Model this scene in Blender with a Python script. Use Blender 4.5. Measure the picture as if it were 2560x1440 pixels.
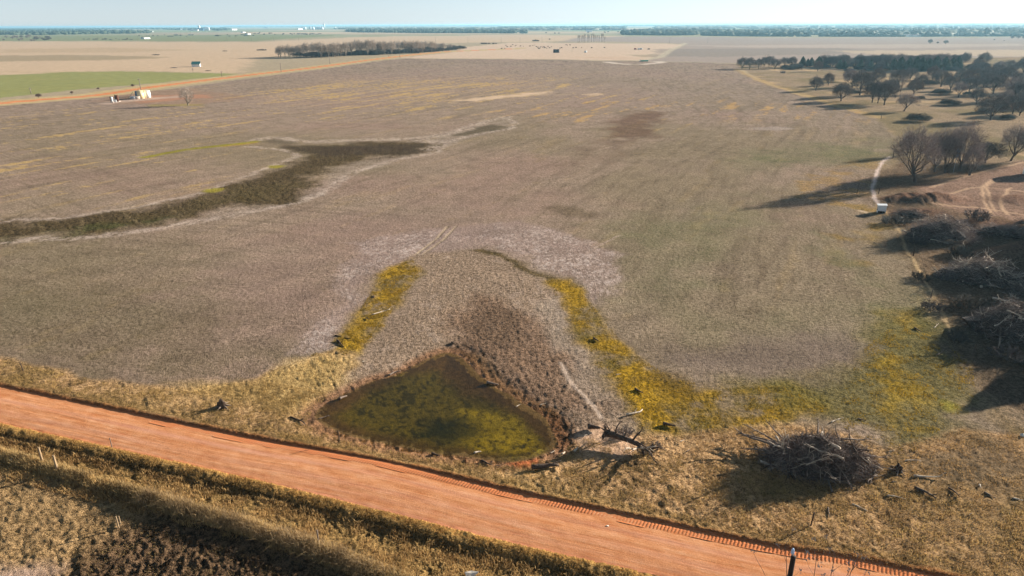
import bpy, math, random
import numpy as np
from mathutils import Matrix, Vector
for o in list(bpy.data.objects): bpy.data.objects.remove(o)
S = bpy.context.scene
COL = S.collection
R = math.radians

# ------------------------------------------------------------------ camera
CAM_H = 36.0; F = 2560 * 24 / 36; PITCH = R(21.12); ROLL = R(0.27)
fwd = np.array([0, math.cos(PITCH), -math.sin(PITCH)])
upv = np.array([0, math.sin(PITCH), math.cos(PITCH)])
rt = np.array([1.0, 0, 0])
cr, sr = math.cos(ROLL), math.sin(ROLL)
cx = rt * cr - upv * sr; cy = rt * sr + upv * cr; cz = -fwd
cam_d = bpy.data.cameras.new('camera'); cam = bpy.data.objects.new('camera', cam_d); COL.objects.link(cam)
cam_d.sensor_width = 36; cam_d.lens = 24; cam_d.clip_start = 0.5; cam_d.clip_end = 150000
cam.matrix_world = Matrix(((cx[0], cy[0], cz[0], 0), (cx[1], cy[1], cz[1], 0), (cx[2], cy[2], cz[2], CAM_H), (0, 0, 0, 1)))
S.camera = cam

# ------------------------------------------------------------------ sky, sun, exposure
SUN_EL = R(14.5); SUN_AZ = R(28)            # azimuth measured from +X towards +Y
w = bpy.data.worlds.new('World'); S.world = w; w.use_nodes = True
wn = w.node_tree; bg = wn.nodes['Background']
sky = wn.nodes.new('ShaderNodeTexSky'); sky.sky_type = 'NISHITA'; sky.sun_disc = False
sky.sun_elevation = SUN_EL; sky.sun_rotation = math.pi / 2 - SUN_AZ
sky.air_density = 1.0; sky.dust_density = .0; sky.ozone_density = 2.5; sky.altitude = 300
bw = wn.nodes.new('ShaderNodeRGBToBW'); wn.links.new(sky.outputs[0], bw.inputs[0])
tn = wn.nodes.new('ShaderNodeMix'); tn.data_type = 'RGBA'; tn.blend_type = 'MULTIPLY'; tn.inputs[0].default_value = 1; wn.links.new(bw.outputs[0], tn.inputs[6]); tn.inputs[7].default_value = (.80, 1.0, 1.22, 1)
mxs = wn.nodes.new('ShaderNodeMix'); mxs.data_type = 'RGBA'; mxs.inputs[0].default_value = .7; wn.links.new(sky.outputs[0], mxs.inputs[6]); wn.links.new(tn.outputs[2], mxs.inputs[7])
wn.links.new(mxs.outputs[2], bg.inputs[0]); bg.inputs[1].default_value = 0.052
sd = bpy.data.lights.new('sun', 'SUN'); sun = bpy.data.objects.new('sun', sd); COL.objects.link(sun)
sd.energy = 5.0; sd.angle = R(0.5); sd.color = (1.0, 0.90, 0.78)
sdir = Vector((math.cos(SUN_EL) * math.cos(SUN_AZ), math.cos(SUN_EL) * math.sin(SUN_AZ), math.sin(SUN_EL)))
sun.rotation_euler = (-sdir).to_track_quat('-Z', 'Y').to_euler(); sun.location = sdir * 200
S.view_settings.view_transform = 'Standard'; S.view_settings.look = 'None'; S.view_settings.gamma = 1
S.view_settings.exposure = 1.5
HAZE = 8e-5
GAIN = np.array([1.02, 1.0, .96])      # albedo = seen colour (linear) / GAIN

# ------------------------------------------------------------------ pixel of the photograph -> place on the ground
HX = [0, 640, 1280, 1920, 2560]; HY = [72, 65, 57.5, 56, 59.5]
def ray(x, y):
    u = x - 1280; mod = 60.5 - u * math.tan(ROLL)
    y = y - (np.interp(x, HX, HY) - mod) * math.exp(-max(0, y - 60) / 130.0)
    v = y - 720
    u2 = u * cr - v * sr; v2 = u * sr + v * cr
    return fwd * F + rt * u2 - upv * v2
def at(x, y, z=0.0):
    d = ray(x, y); dz = min(d[2], -1.2)
    t = (z - CAM_H) / dz
    return np.array([d[0] * t, d[1] * t])
def poly(*p): return np.array([at(*q) for q in p])

# ------------------------------------------------------------------ noise
def _h(ix, iy, seed):
    n = (ix.astype(np.int64) * 374761393 + iy.astype(np.int64) * 668265263 + seed * 982451653) & 0xffffffff
    n = ((n ^ (n >> 13)) * 1274126177) & 0xffffffff
    n = (n ^ (n >> 16)) & 0xffffff
    return n / float(0xffffff) * 2 - 1
def vn(x, y, seed=0):
    fx = np.floor(x); fy = np.floor(y); tx = x - fx; ty = y - fy
    tx = tx * tx * (3 - 2 * tx); ty = ty * ty * (3 - 2 * ty)
    a = _h(fx, fy, seed); b = _h(fx + 1, fy, seed); c = _h(fx, fy + 1, seed); d = _h(fx + 1, fy + 1, seed)
    return (a + (b - a) * tx) * (1 - ty) + (c + (d - c) * tx) * ty
def fbm(x, y, wl, octv=3, seed=0, gain=0.5):
    s = 0; a = 1; t = 0
    for o in range(octv):
        k = 2.03 ** o / wl
        cc, ss = math.cos(0.7 * o + .3), math.sin(0.7 * o + .3)
        s = s + a * vn((x * cc - y * ss) * k, (x * ss + y * cc) * k, seed + o * 17); t += a; a *= gain
    return s / t
def sm(a, b, x): t = np.clip((x - a) / (b - a), 0, 1); return t * t * (3 - 2 * t)
def sdpoly(px, py, P, pad):
    """signed distance, negative inside; evaluated only near the polygon"""
    out = np.full(px.shape, 1e6)
    m = (px > P[:, 0].min() - pad) & (px < P[:, 0].max() + pad) & (py > P[:, 1].min() - pad) & (py < P[:, 1].max() + pad)
    x = px[m]; y = py[m]; d = np.full(x.shape, 1e12); ins = np.zeros(x.shape, bool)
    n = len(P)
    for i in range(n):
        ax, ay = P[i]; bx, by = P[(i + 1) % n]; ex = bx - ax; ey = by - ay
        wx = x - ax; wy = y - ay; t = np.clip((wx * ex + wy * ey) / (ex * ex + ey * ey + 1e-12), 0, 1)
        d = np.minimum(d, (wx - ex * t) ** 2 + (wy - ey * t) ** 2)
        if ay != by:
            c = ((ay > y) != (by > y)) & (x < (bx - ax) * (y - ay) / (by - ay) + ax); ins ^= c
    d = np.sqrt(d); out[m] = np.where(ins, -d, d); return out
def sdline(px, py, P, pad, signed=False):
    out = np.full(px.shape, 1e6)
    m = (px > P[:, 0].min() - pad) & (px < P[:, 0].max() + pad) & (py > P[:, 1].min() - pad) & (py < P[:, 1].max() + pad)
    x = px[m]; y = py[m]; d = np.full(x.shape, 1e12); sg = np.ones(x.shape)
    for i in range(len(P) - 1):
        ax, ay = P[i]; bx, by = P[i + 1]; ex = bx - ax; ey = by - ay
        wx = x - ax; wy = y - ay; t = np.clip((wx * ex + wy * ey) / (ex * ex + ey * ey + 1e-12), 0, 1)
        q = (wx - ex * t) ** 2 + (wy - ey * t) ** 2; k = q < d
        d = np.where(k, q, d); sg = np.where(k, np.sign(ex * wy - ey * wx), sg)
    d = np.sqrt(d); out[m] = d * sg if signed else d; return out
def smooth_line(P, n=6):
    P = np.asarray(P, float); out = []
    for i in range(len(P) - 1):
        p0 = P[max(i - 1, 0)]; p1 = P[i]; p2 = P[i + 1]; p3 = P[min(i + 2, len(P) - 1)]
        for k in range(n):
            t = k / n
            out.append(.5 * ((2 * p1) + (-p0 + p2) * t + (2 * p0 - 5 * p1 + 4 * p2 - p3) * t * t + (-p0 + 3 * p1 - 3 * p2 + p3) * t ** 3))
    out.append(P[-1]); return np.array(out)

# ------------------------------------------------------------------ layout lines
UP = smooth_line(poly((-700, 840), (-300, 905), (0, 964), (250, 1015), (640, 1095), (960, 1152), (1280, 1226), (1586, 1290), (1920, 1361), (2119, 1392), (2356, 1440), (2700, 1505), (3100, 1580)))
LO = smooth_line(poly((-700, 905), (-300, 985), (0, 1055), (250, 1110), (640, 1197), (960, 1275), (1280, 1355), (1480, 1400), (1659, 1440), (1900, 1500), (2200, 1575), (2600, 1680)))
FENCE = smooth_line(poly((-700, 945), (-300, 1040), (0, 1135), (145, 1178), (420, 1262), (640, 1325), (830, 1392), (960, 1445), (1200, 1535), (1500, 1640), (1900, 1780)))
ROAD = np.vstack([UP, LO[::-1]])
POND = smooth_line(poly((796, 1023), (796, 1047), (840, 1076), (942, 1102), (1050, 1124), (1152, 1135), (1248, 1149), (1327, 1141), (1385, 1117), (1397, 1090), (1370, 1047), (1327, 1015), (1242, 962), (1196, 927), (1166, 895), (1137, 877), (1108, 877), (1064, 895), (992, 930), (933, 947), (875, 974), (828, 1000), (796, 1023)), 4)[:-1]
MOUNDS = [((2262, 500), 5.5, 2.6, 1.3), ((2335, 505), 7, 2.4, 1.6), ((2300, 535), 6, 2.5, 0.9), ((2535, 640), 6.5, 3.0, 1.9), ((2430, 560), 9, 2.0, 1.0), ((2540, 500), 6, 3, 0.8)]
MND = [(at(*p), a, b, h) for p, a, b, h in MOUNDS]
WATER_Z = -0.25
def terrain(x, y):
    x = np.asarray(x, float); y = np.asarray(y, float); r = np.hypot(x, y)
    z = 0.25 * fbm(x, y, 45, 2, 5) * sm(30, 120, r) + 0.9 * fbm(x, y, 260, 2, 9) * sm(150, 500, r)
    z = z + 9 * fbm(x, y, 5200, 2, 31) * sm(2500, 9000, r)
    dr = sdpoly(x, y, ROAD, 12)
    z = np.where(dr < 12, z * sm(2, 12, dr), z)
    # verge bank north of the road, cut down to the road
    z = z + np.where(dr < 0, -0.30, 0) + np.where(dr >= 0, 0.06 * np.exp(-((dr - .32) / .25) ** 2) - 0.10 * (1 - sm(0.0, 0.15, dr)), 0)
    dl = sdline(x, y, LO, 40, True)      # negative = south (camera side)
    ds = -dl
    df = -sdline(x, y, FENCE, 60, True)
    south = (ds > 0) & (ds < 1e5)
    prof = np.interp(ds, [0, 0.45, 0.9, 2.0, 3.0, 4.2, 5.4], [0, 0.0, -0.05, -0.40, -0.38, -0.15, 0.08])
    z = np.where(south, prof, z)
    z = np.where(south & (df > -0.6) & (df < 1e5), 0.10 - 0.40 * sm(-0.3, 0.9, df), z)
    z = np.where((df > 0.9) & (df < 1e5), -0.30 + 0.08 * fbm(x, y, 6, 2, 3), z)
    # pond basin
    dp = sdpoly(x, y, POND, 10)
    z = z - 0.24 * (1 - sm(-0.1, 3.5, dp)) - 0.30 * sm(0.0, 5.0, -dp)
    for (c, a, b, h) in MND:
        dx = (x - c[0]) ; dy = (y - c[1]); z = z + h * np.exp(-((dx * .9 + dy * .4) / a) ** 2 - ((dy * .9 - dx * .4) / b) ** 2) * (1 + .35 * fbm(x, y, 2.2, 3, 77))
    return z
def zat(x, y): return float(terrain(np.array([x]), np.array([y]))[0])

# ------------------------------------------------------------------ the ground grid
def lin(c):
    c = np.asarray(c, float) / 255.0
    return np.where(c <= 0.04045, c / 12.92, ((c + 0.055) / 1.055) ** 2.4) / GAIN
col_ang = np.concatenate([np.linspace(-180, -54, 30, endpoint=False), np.linspace(-54, 54, 940, endpoint=False), np.linspace(54, 180, 31)])[:-1]
dep = np.concatenate([np.linspace(88, 47, 30, endpoint=False), np.degrees(np.arctan(np.linspace(math.tan(R(47)), math.tan(R(20)), 250, endpoint=False))), np.linspace(20, 0.6, 400, endpoint=False), np.geomspace(0.6, 0.055, 60)])
rad = CAM_H / np.tan(np.radians(dep))
NA, NR = len(col_ang), len(rad)
A, RR = np.meshgrid(np.radians(col_ang), rad)      # rows = rings
GX = (RR * np.sin(A)).ravel(); GY = (RR * np.cos(A)).ravel()
# nudge so that the lattice never shows
GR = np.hypot(GX, GY)
DIR = math.atan2(*(at(246, 438) - at(53, 475))[::-1])     # drilling direction of the big field
ca, sa = math.cos(DIR), math.sin(DIR)
SX = GX * ca + GY * sa; SY = -GX * sa + GY * ca

lf1 = fbm(GX, GY, 60, 3, 1); lf2 = fbm(GX, GY, 18, 3, 2); lf3 = fbm(GX, GY, 5, 3, 3); lf4 = fbm(GX, GY, 1.4, 2, 4)
wx = 1.6 * fbm(GX, GY, 7, 2, 6) + 0.5 * fbm(GX, GY, 1.7, 3, 7); wy = 1.6 * fbm(GX, GY, 7, 2, 8) + 0.5 * fbm(GX, GY, 1.7, 3, 10)
row = fbm(SX / 14, SY, 2.2, 3, 12)          # streaks along the drilling
row2 = fbm(SX / 7, SY, 5.0, 3, 13)
cA = np.zeros((GX.size, 3)); cB = np.zeros((GX.size, 3)); bmp = np.full(GX.size, 0.35); dsp = np.full(GX.size, 0.02); CAT = np.zeros(GX.size, int)
def mixc(c, m, k): c[:] = c * (1 - m[:, None]) + np.asarray(k) * m[:, None]
def paint(m, a=None, b=None, bump=None, disp=None, cat=None):
    if a is not None: mixc(cA, m, lin(a))
    if b is not None: mixc(cB, m, lin(b))
    if bump is not None: bmp[:] = bmp * (1 - m) + bump * m
    if disp is not None: dsp[:] = dsp * (1 - m) + disp * m
    if cat is not None: CAT[m > 0.5] = cat
def region(P, soft=1.0, warp=1.0, breakup=0.0, pad=None):
    sz = max(np.ptp(P[:, 0]), np.ptp(P[:, 1]))
    d = sdpoly(GX + wx * warp, GY + wy * warp, P, pad or (soft * 4 + 6 * warp + 5))
    if np.any(breakup): d = d + breakup * (lf4 * .5 + lf3 * .8) * soft
    return 1 - sm(-soft, soft, d)
def line(P, width, soft=None, warp=0.5, bk=0.0):
    soft = soft or width * .6
    d = sdline(GX + wx * warp, GY + wy * warp, P, width * 4 + 8 * warp + 5)
    return (1 - sm(width - soft, width + soft, d + bk * (lf4 + lf3 * .6) * width))
# base: far country
paint(np.ones(GX.size), (176, 156, 128), (150, 138, 112), .3, .0, cat=5)
far = sm(1500, 3500, GR)
patch = fbm(GX / 2.2, GY, 700, 2, 40)
paint(far * sm(-.1, .15, patch), (150, 150, 112), (132, 138, 100))
paint(far * sm(.2, .4, -patch), (196, 172, 140), (182, 160, 128))
nb = 1 - sm(240, 330, GR)
paint(nb, (146, 124, 88), (98, 82, 56), 1.0, .09, cat=1)
# left far greyish band, tan pasture, darker streaks
paint(region(poly((-900, 95), (640, 88), (870, 86), (640, 104), (0, 106), (-900, 110)), 25, 8), (140, 138, 102), (122, 128, 90))
paint(region(poly((-900, 108), (0, 107), (640, 106), (900, 92), (1300, 84), (1560, 88), (1500, 100), (1280, 103), (1000, 108), (640, 150), (600, 184), (300, 179), (0, 190), (-900, 225)), 12, 6), (200, 174, 144), (182, 156, 126))
paint(region(poly((-300, 146), (0, 142), (160, 140), (420, 144), (380, 149), (240, 153), (0, 156), (-300, 160)), 8, 5), (168, 148, 118), (150, 132, 104))
paint(region(poly((0, 127), (250, 122), (500, 127), (300, 134), (0, 135)), 15, 8) * .6, (180, 156, 124), (168, 144, 112))
paint(region(poly((-200, 191), (0, 184), (400, 180), (-200, 182)), 4, 3) * .5, (170, 154, 110))
paint(region(poly((1000, 146), (1280, 148), (1500, 150), (1600, 150), (1662, 132), (1708, 109), (1280, 104), (1150, 118), (1150, 128), (960, 150)), 6, 4), (204, 178, 152), (190, 164, 138))
paint(region(poly((1570, 137), (1640, 134), (1650, 140), (1600, 142)), 6, 3) * .8, (165, 148, 122), (150, 134, 110))
paint(region(poly((1420, 143), (1560, 141), (1620, 146), (1560, 149)), 6, 3) * .4, (186, 150, 122))
# right far fields
paint(region(poly((1570, 89), (1900, 93), (2560, 97), (3400, 103), (3400, 200), (2560, 150), (1920, 158), (1612, 152), (1665, 133), (1712, 108), (1540, 103), (1400, 103), (1440, 92)), 12, 6), (166, 148, 134), (150, 134, 120))
paint(region(poly((1720, 112), (2560, 112), (2560, 118), (2300, 122), (1900, 118)), 12, 8) * .7, (186, 166, 148), (174, 154, 136))
paint(region(poly((1640, 122), (2100, 120), (2200, 130), (2060, 136), (1800, 141), (1640, 140)), 10, 8) * .6, (140, 128, 116), (130, 118, 106))
paint(region(poly((2080, 128), (2560, 127), (3000, 135), (2560, 145), (2200, 139)), 10, 8) * .6, (206, 182, 150), (186, 162, 132))
# green winter wheat on the left
WHEAT = poly((-1400, 236), (0, 191), (175, 182), (300, 180), (575, 184), (592, 186), (375, 211), (200, 226), (0, 247), (-1400, 345))
paint(region(WHEAT, 1.6, 1.5), (150, 146, 94), (134, 136, 84), .2, .0, cat=4)
paint(region(poly((100, 200), (160, 198), (140, 201), (90, 203)), 3, 3) * .6, (176, 160, 104))
paint(region(WHEAT, 1.6, 1.5) * sm(.3, .5, fbm(SX / 9, SY, 9, 2, 51)) * .5, (158, 148, 88))
# the big field
FIELD = poly((-900, 345), (0, 264), (250, 243), (400, 228), (660, 192), (830, 170), (965, 151), (1015, 147.5), (1280, 149), (1505, 151.5), (1605, 153), (1920, 159), (1840, 172), (1900, 205), (2030, 250), (2200, 300), (2240, 340), (2240, 400), (2190, 440), (2195, 520), (2260, 620), (2380, 830), (2460, 960), (2500, 1100), (2400, 1200), (1900, 1060), (1560, 1075), (1380, 1150), (800, 1060), (480, 978), (300, 962), (60, 912), (0, 897), (-900, 780))
mF = region(FIELD, 1.2, 1.0)
paint(mF, (166, 144, 122), (112, 96, 81), .7, .03, cat=0)
dF = sdpoly(GX, GY, FIELD, 200); ring = fbm(dF / .9, (GX + GY) / 16, 1.0, 3, 15)
near = 1 - sm(70, 190, GR)
fieldm = mF > .01
olive = sm(-.25, .45, lf1 * .8 + lf2 * .5 + row2 * .35)
paint(mF * olive * .75, (148, 131, 105), (100, 88, 68))
paint(mF * sm(.0, .5, -lf1 * .7 + lf2 * .5) * .85, (164, 138, 120), (115, 94, 80))
paint(mF * sm(200, 420, GR) * .55, (164, 143, 127), (134, 116, 103))
paint(mF * sm(.2, .6, row) * .25, (176, 154, 124)); paint(mF * sm(.2, .6, -row) * .3, (110, 94, 76), (84, 72, 58)); paint(mF * sm(.05, .4, ring) * .28 * (dF > -80), (108, 92, 74), (76, 64, 52)); paint(mF * sm(.1, .5, fbm(GX, GY, .5, 3, 16) + .2 * lf3) * .3, (112, 98, 72), (70, 60, 44))
paint(region(poly((-300, 760), (300, 700), (650, 760), (800, 850), (600, 960), (300, 960), (-300, 880)), 8, 6) * .55, (112, 100, 74), (84, 76, 52))
paint(region(poly((0, 600), (500, 590), (560, 700), (200, 800), (-200, 760)), 8, 6) * .4, (122, 110, 84), (100, 90, 64))
paint(region(poly((760, 560), (1150, 500), (1300, 540), (900, 640), (800, 800), (560, 850), (500, 760)), 10, 6) * .5, (152, 128, 112), (120, 100, 88))
# soft greens
for (p, s_, k) in [(((1560, 540), (1860, 500), (1900, 560), (1800, 640), (1700, 800), (1600, 760)), 8, .55), (((1860, 380), (2240, 350), (2240, 390), (2100, 410), (1850, 420)), 8, .7), (((1800, 800), (2200, 760), (2330, 800), (2200, 850), (1900, 880)), 6, .4), (((2050, 560), (2230, 700), (2330, 830), (2260, 860), (2120, 700)), 3, .6)]:
    m = region(poly(*p), s_, 5) * k
    paint(m * (.5 + .4 * sm(-.3, .3, lf3)), (122, 118, 84), (84, 88, 56))
paint(region(poly((1930, 840), (2150, 840), (2160, 930), (2000, 968), (1800, 965), (1640, 900), (1700, 860)), 4, 3) * .6, (124, 108, 96), (96, 82, 74))
# yellow-tan streaks of old stubble
zone = region(poly((640, 240), (860, 195), (1350, 185), (1380, 235), (1150, 260), (700, 270)), 20, 12)
paint(mF * zone * .5 * sm(-.2, .5, row), (182, 154, 120), (160, 132, 102))
st = fbm(SX / 9, SY, 3.0, 3, 14)
z2 = region(poly((-300, 330), (200, 270), (900, 200), (1400, 190), (1700, 260), (1650, 320), (1350, 290), (900, 290), (620, 320), (500, 340), (560, 440), (200, 500), (-300, 530)), 25, 15)
paint(mF * np.maximum(z2 * .75, .1) * sm(.30, .58, st + .3 * lf4 + .1 * lf3 + .2 * zone), (206, 172, 108), (150, 124, 84), .8, .06)
paint(mF * region(poly((1240, 270), (1440, 255), (1600, 250), (2200, 262), (2240, 300), (1700, 290), (1560, 310), (1250, 300)), 12, 10) * sm(.25, .55, st + lf3 * .15 + lf4 * .3) * .8, (200, 160, 102), (142, 114, 82), .8, .06)
paint(region(smooth_line(poly((1130, 254), (1200, 243), (1320, 233), (1390, 229), (1350, 236), (1200, 252))), 2.5, 3), (206, 178, 146), (186, 158, 130))
paint(region(poly((1455, 236), (1500, 233), (1510, 238), (1470, 240)), 2, 1), (214, 184, 150))
# darker brown scars in the field
paint(region(poly((1540, 290), (1600, 278), (1655, 280), (1640, 310), (1600, 345), (1540, 352), (1520, 330)), 5, 5) * .75, (116, 90, 72), (88, 68, 54))
paint(region(poly((1500, 350), (1580, 340), (1560, 380), (1480, 420), (1440, 420)), 5, 6) * .4, (118, 96, 76), (100, 80, 64))
paint(region(poly((1380, 515), (1450, 520), (1460, 545), (1350, 540)), 2.5, 2.5) * .55, (104, 90, 64), (80, 68, 50))
paint(region(poly((1890, 320), (1930, 316), (1982, 322), (1950, 328), (1900, 326)), 2.5, 2) * .8, (176, 158, 144), (128, 114, 102))
# ground by the oil site and the far road
paint(region(poly((290, 232), (480, 222), (560, 232), (620, 243), (500, 262), (300, 262), (230, 255)), 4, 4) * .6, (160, 130, 106), (136, 110, 88))
paint(region(poly((330, 246), (370, 240), (440, 238), (520, 236), (530, 244), (440, 250), (350, 258)), 3, 3) * .6, (190, 136, 104), (166, 116, 88))
paint(region(poly((240, 258), (300, 250), (470, 238), (470, 242), (350, 252), (260, 262)), 1.6, 1) * .9, (186, 160, 140), (170, 146, 128))
paint(region(poly((360, 263), (500, 259), (510, 264), (380, 268)), 2, 2) * .7, (160, 146, 70))
FROAD = smooth_line(poly((-1400, 372), (-500, 303), (0, 259.5), (150, 247), (250, 238), (375, 220), (500, 203), (640, 186), (815, 165.5), (940, 148.5), (1065, 133.5), (1140, 127), (1300, 119)))
dfr = sdline(GX + wx * .3, GY + wy * .3, FROAD, 40)
fw = 1 + GR * 0.0
paint((1 - sm(12, 15, dfr + 2 * lf2)), (196, 172, 128), (172, 150, 108), .3, .03, cat=5)
paint((1 - sm(3.6, 5.2, dfr)) * 1.0, (214, 140, 92), (200, 126, 80), .15, .0)
CAT[dfr < 4.6] = 7
# light circle trail and pale pad at far edge of field
ring_ = smooth_line(poly((1515, 154), (1545, 158), (1590, 160.5), (1630, 158), (1655, 154), (1600, 152)))
paint(line(ring_, 4, 3, .5), (214, 196, 178), (200, 182, 162))
paint(line(poly((1600, 150), (1650, 142), (1668, 130), (1712, 107)), 5, 3, .5), (206, 188, 158))
paint(line(poly((965, 150.5), (1015, 147.5), (1280, 148.5), (1605, 151.5)), 4, 2, .5) * .7, (110, 104, 84))
# ---- dark damp swale with its salt margins
SW = poly((-500, 600), (0, 556), (140, 547), (281, 528), (404, 507), (503, 489), (562, 466), (668, 435), (736, 404), (756, 392), (742, 380), (716, 371), (760, 364), (899, 357), (1000, 354), (1060, 360), (1100, 366), (1076, 378), (1000, 385), (916, 396), (864, 410), (783, 443), (776, 488), (670, 513), (600, 511), (580, 515), (457, 547), (352, 572), (211, 586), (0, 600), (-500, 650))
salt = np.zeros(GX.size)
for P_, w_ in [(((-500, 592), (0, 553), (140, 545), (281, 525), (404, 503), (503, 483), (562, 460), (640, 430), (720, 398), (735, 386), (700, 375), (620, 366)), 1.1), (((640, 349), (700, 344), (760, 354), (900, 350), (1022, 347), (1100, 340), (1170, 320), (1220, 303), (1275, 293)), 2.6), (((-500, 660), (0, 604), (200, 592), (352, 578), (457, 560), (560, 542), (650, 523), (740, 505), (830, 470), (880, 435), (980, 400), (1090, 380), (1110, 360), (1180, 340), (1285, 318), (1270, 298)), 1.25), (((1040, 352), (1110, 358), (1080, 372)), 3)]:
    salt = np.maximum(salt, line(smooth_line(poly(*P_)), w_, w_ * .9, .7, .35))
edge = region(poly((600, 505), (776, 488), (864, 408), (987, 383), (1090, 378), (1090, 345), (1260, 300), (1285, 318), (980, 402), (880, 437), (830, 472), (740, 507), (650, 525), (560, 544), (457, 562)), 2, 1.5)
paint(mF * edge * .5, (168, 150, 134), (112, 98, 80), .8, .05)
mS = region(SW, 4.6, 3.0, .9)
paint(mF * mS, (104, 88, 62), (50, 42, 32), 1.1, .12)
paint(mF * mS * sm(-.1, .4, lf2) * .4, (112, 98, 62), (46, 42, 26))
paint(mF * mS * region(poly((0, 575), (400, 545), (440, 555), (200, 590), (0, 600)), 3, 3) * sm(-.1, .4, lf3) * .5, (84, 98, 50))
paint(region(poly((655, 352), (700, 347), (745, 354), (730, 362), (690, 362)), 2.5, 1.5) * .55, (96, 84, 64), (64, 56, 46))
paint(region(poly((700, 364), (720, 362), (780, 366), (900, 362), (1050, 362), (1060, 380), (800, 392), (700, 372)), 3, 2) * .6, (84, 72, 60), (50, 42, 38))
paint(region(poly((1135, 342), (1180, 322), (1230, 312), (1268, 316), (1240, 328), (1170, 340)), 2.5, 1.5) * .85, (104, 92, 70), (66, 58, 44), .8, .06)
paint(mF * salt * .68 * sm(-.5, .5, fbm(SX / 2.5, SY, .7, 3, 66, .8) * 1.3 + .3 * lf3), (216, 196, 178), (156, 138, 122), .7, .04)
for q in [((500, 489), (552, 512)), ((415, 512), (455, 540)), ((298, 528), (350, 560)), ((98, 556), (110, 585)), ((200, 545), (205, 580))]:
    paint(line(poly(*q), .35, .3, .3) * .5, (150, 130, 96))
paint(line(smooth_line(poly((365, 393), (450, 377), (540, 365), (600, 358), (640, 353))), 1.5, 1.3, .6, .5), (158, 144, 50), (104, 104, 40), .6, .05)
paint(line(poly((560, 366), (640, 356)), .9, .8, .4, .3), (190, 154, 66))
for q in [(690, 416), (535, 476)]: 
    c = at(*q); paint((1 - sm(1.2, 3.2, np.hypot(GX - c[0], GY - c[1]) + lf4)), (160, 146, 60), (120, 110, 50))
# ---- salt-speckled mudflat around the pond
def P2(*p): return poly(*p)
flatS = region(P2((890, 610), (1080, 568), (1300, 556), (1420, 590), (1560, 630), (1545, 700), (1500, 770), (1440, 700), (1370, 670), (1290, 640), (1200, 615), (1060, 640), (960, 670), (900, 720), (830, 850), (770, 890), (700, 880), (840, 760), (880, 680)), 1.6, 1.6)
paint(flatS * .7, (160, 138, 126), (122, 104, 94), .8, .05)
spk = sm(.02, .38, fbm(SX / 3.0, SY, .32, 3, 60, .8) * 1.3 + .45 * lf3 + .2 * lf4)
paint(flatS * spk * .75 * sm(-.5, .3, lf2 + .8 * lf3), (206, 188, 174), (150, 130, 118))
inner = region(P2((1040, 640), (1200, 615), (1300, 650), (1360, 700), (1430, 820), (1500, 980), (1560, 1080), (1420, 1090), (1250, 962), (1140, 868), (1060, 888), (900, 965), (790, 1020), (860, 900), (960, 830), (1045, 700)), 2.0, 1.4)
paint(inner, (170, 146, 122), (96, 80, 64), 1.0, .05)
paint(inner * sm(.1, .5, fbm(GX, GY, 1.2, 3, 61) + .4 * lf2) * .5, (190, 168, 148), (140, 120, 102))
paint(region(P2((1340, 780), (1400, 740), (1440, 860), (1520, 1010), (1470, 1020), (1400, 900)), 1.2, 1.5) * .5, (176, 160, 142), (124, 110, 94))
clod = region(P2((1110, 790), (1200, 735), (1340, 790), (1420, 900), (1500, 1020), (1430, 1050), (1330, 1010), (1235, 950), (1190, 900), (1130, 860)), 2.4, 1.6)
paint(clod * .75, (156, 124, 98), (70, 54, 42), 1.2, .075)
paint(region(P2((1180, 760), (1290, 775), (1300, 860), (1230, 870), (1150, 820)), 1.4, 1.2) * .5, (112, 92, 72), (40, 34, 30))
paint(line(P2((1395, 905), (1440, 960), (1470, 1000), (1500, 1045)), .22, .22, .5, .4), (206, 184, 162), (180, 156, 136))
# dark furrow that runs into the right hand yellow strip
paint(line(smooth_line(P2((1200, 622), (1250, 640), (1300, 662), (1370, 692), (1430, 735))), .8, .8, 1.0, .7) * .9, (112, 94, 58), (58, 50, 32), 1.0, .07)
# pair of wheel tracks
for q in [((1120, 566), (1090, 600), (1042, 638)), ((1142, 566), (1110, 600), (1062, 636))]:
    L_ = P2(*q); paint(line(L_, .2, .15, .1, .3) * .7, (104, 90, 70), (84, 72, 58)); 
    L2 = L_ + np.array([-.5, .1]); paint(line(L2 + np.array([.22, -.04]), .16, .14, .1, .4) * .8, (204, 180, 148), (190, 164, 134))
paint(line(P2((1465, 632), (1520, 604), (1555, 588)), .18, .15, .3), (190, 168, 150))
paint(line(P2((570, 845), (660, 825), (760, 785), (830, 755)), .5, .5, .8, .6) * .5, (182, 156, 134))
# ---- yellow-green growth
def yellow(P, k=1.0, soft=1.0, warp=1.0):
    m = region(P, soft * 1.8, warp * 1.6, .9) * k; m = m * (.35 + .65 * sm(-.75, .05, lf3 + .8 * lf4 + .4 * lf2))
    paint(m * .9, (146, 120, 58), (82, 70, 32), 1.1, .07)
    paint(m * sm(-.35, .35, lf3 + .5 * lf2 + .4 * lf4) * .95, (196, 154, 48), (106, 86, 30))
    paint(m * sm(.2, .6, -lf3 + .3 * lf4) * .7, (122, 106, 54), (66, 60, 32))
    return m
yellow(P2((775, 890), (812, 865), (855, 837), (875, 795), (912, 757), (940, 710), (962, 675), (1032, 648), (1048, 690), (1012, 722), (985, 765), (962, 815), (920, 857), (880, 884), (825, 884)), .95, .6, .6)
paint(region(P2((990, 690), (1020, 680), (1000, 715), (950, 735), (955, 710)), .5, .5) * .5, (120, 104, 70), (84, 74, 50))
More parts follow.
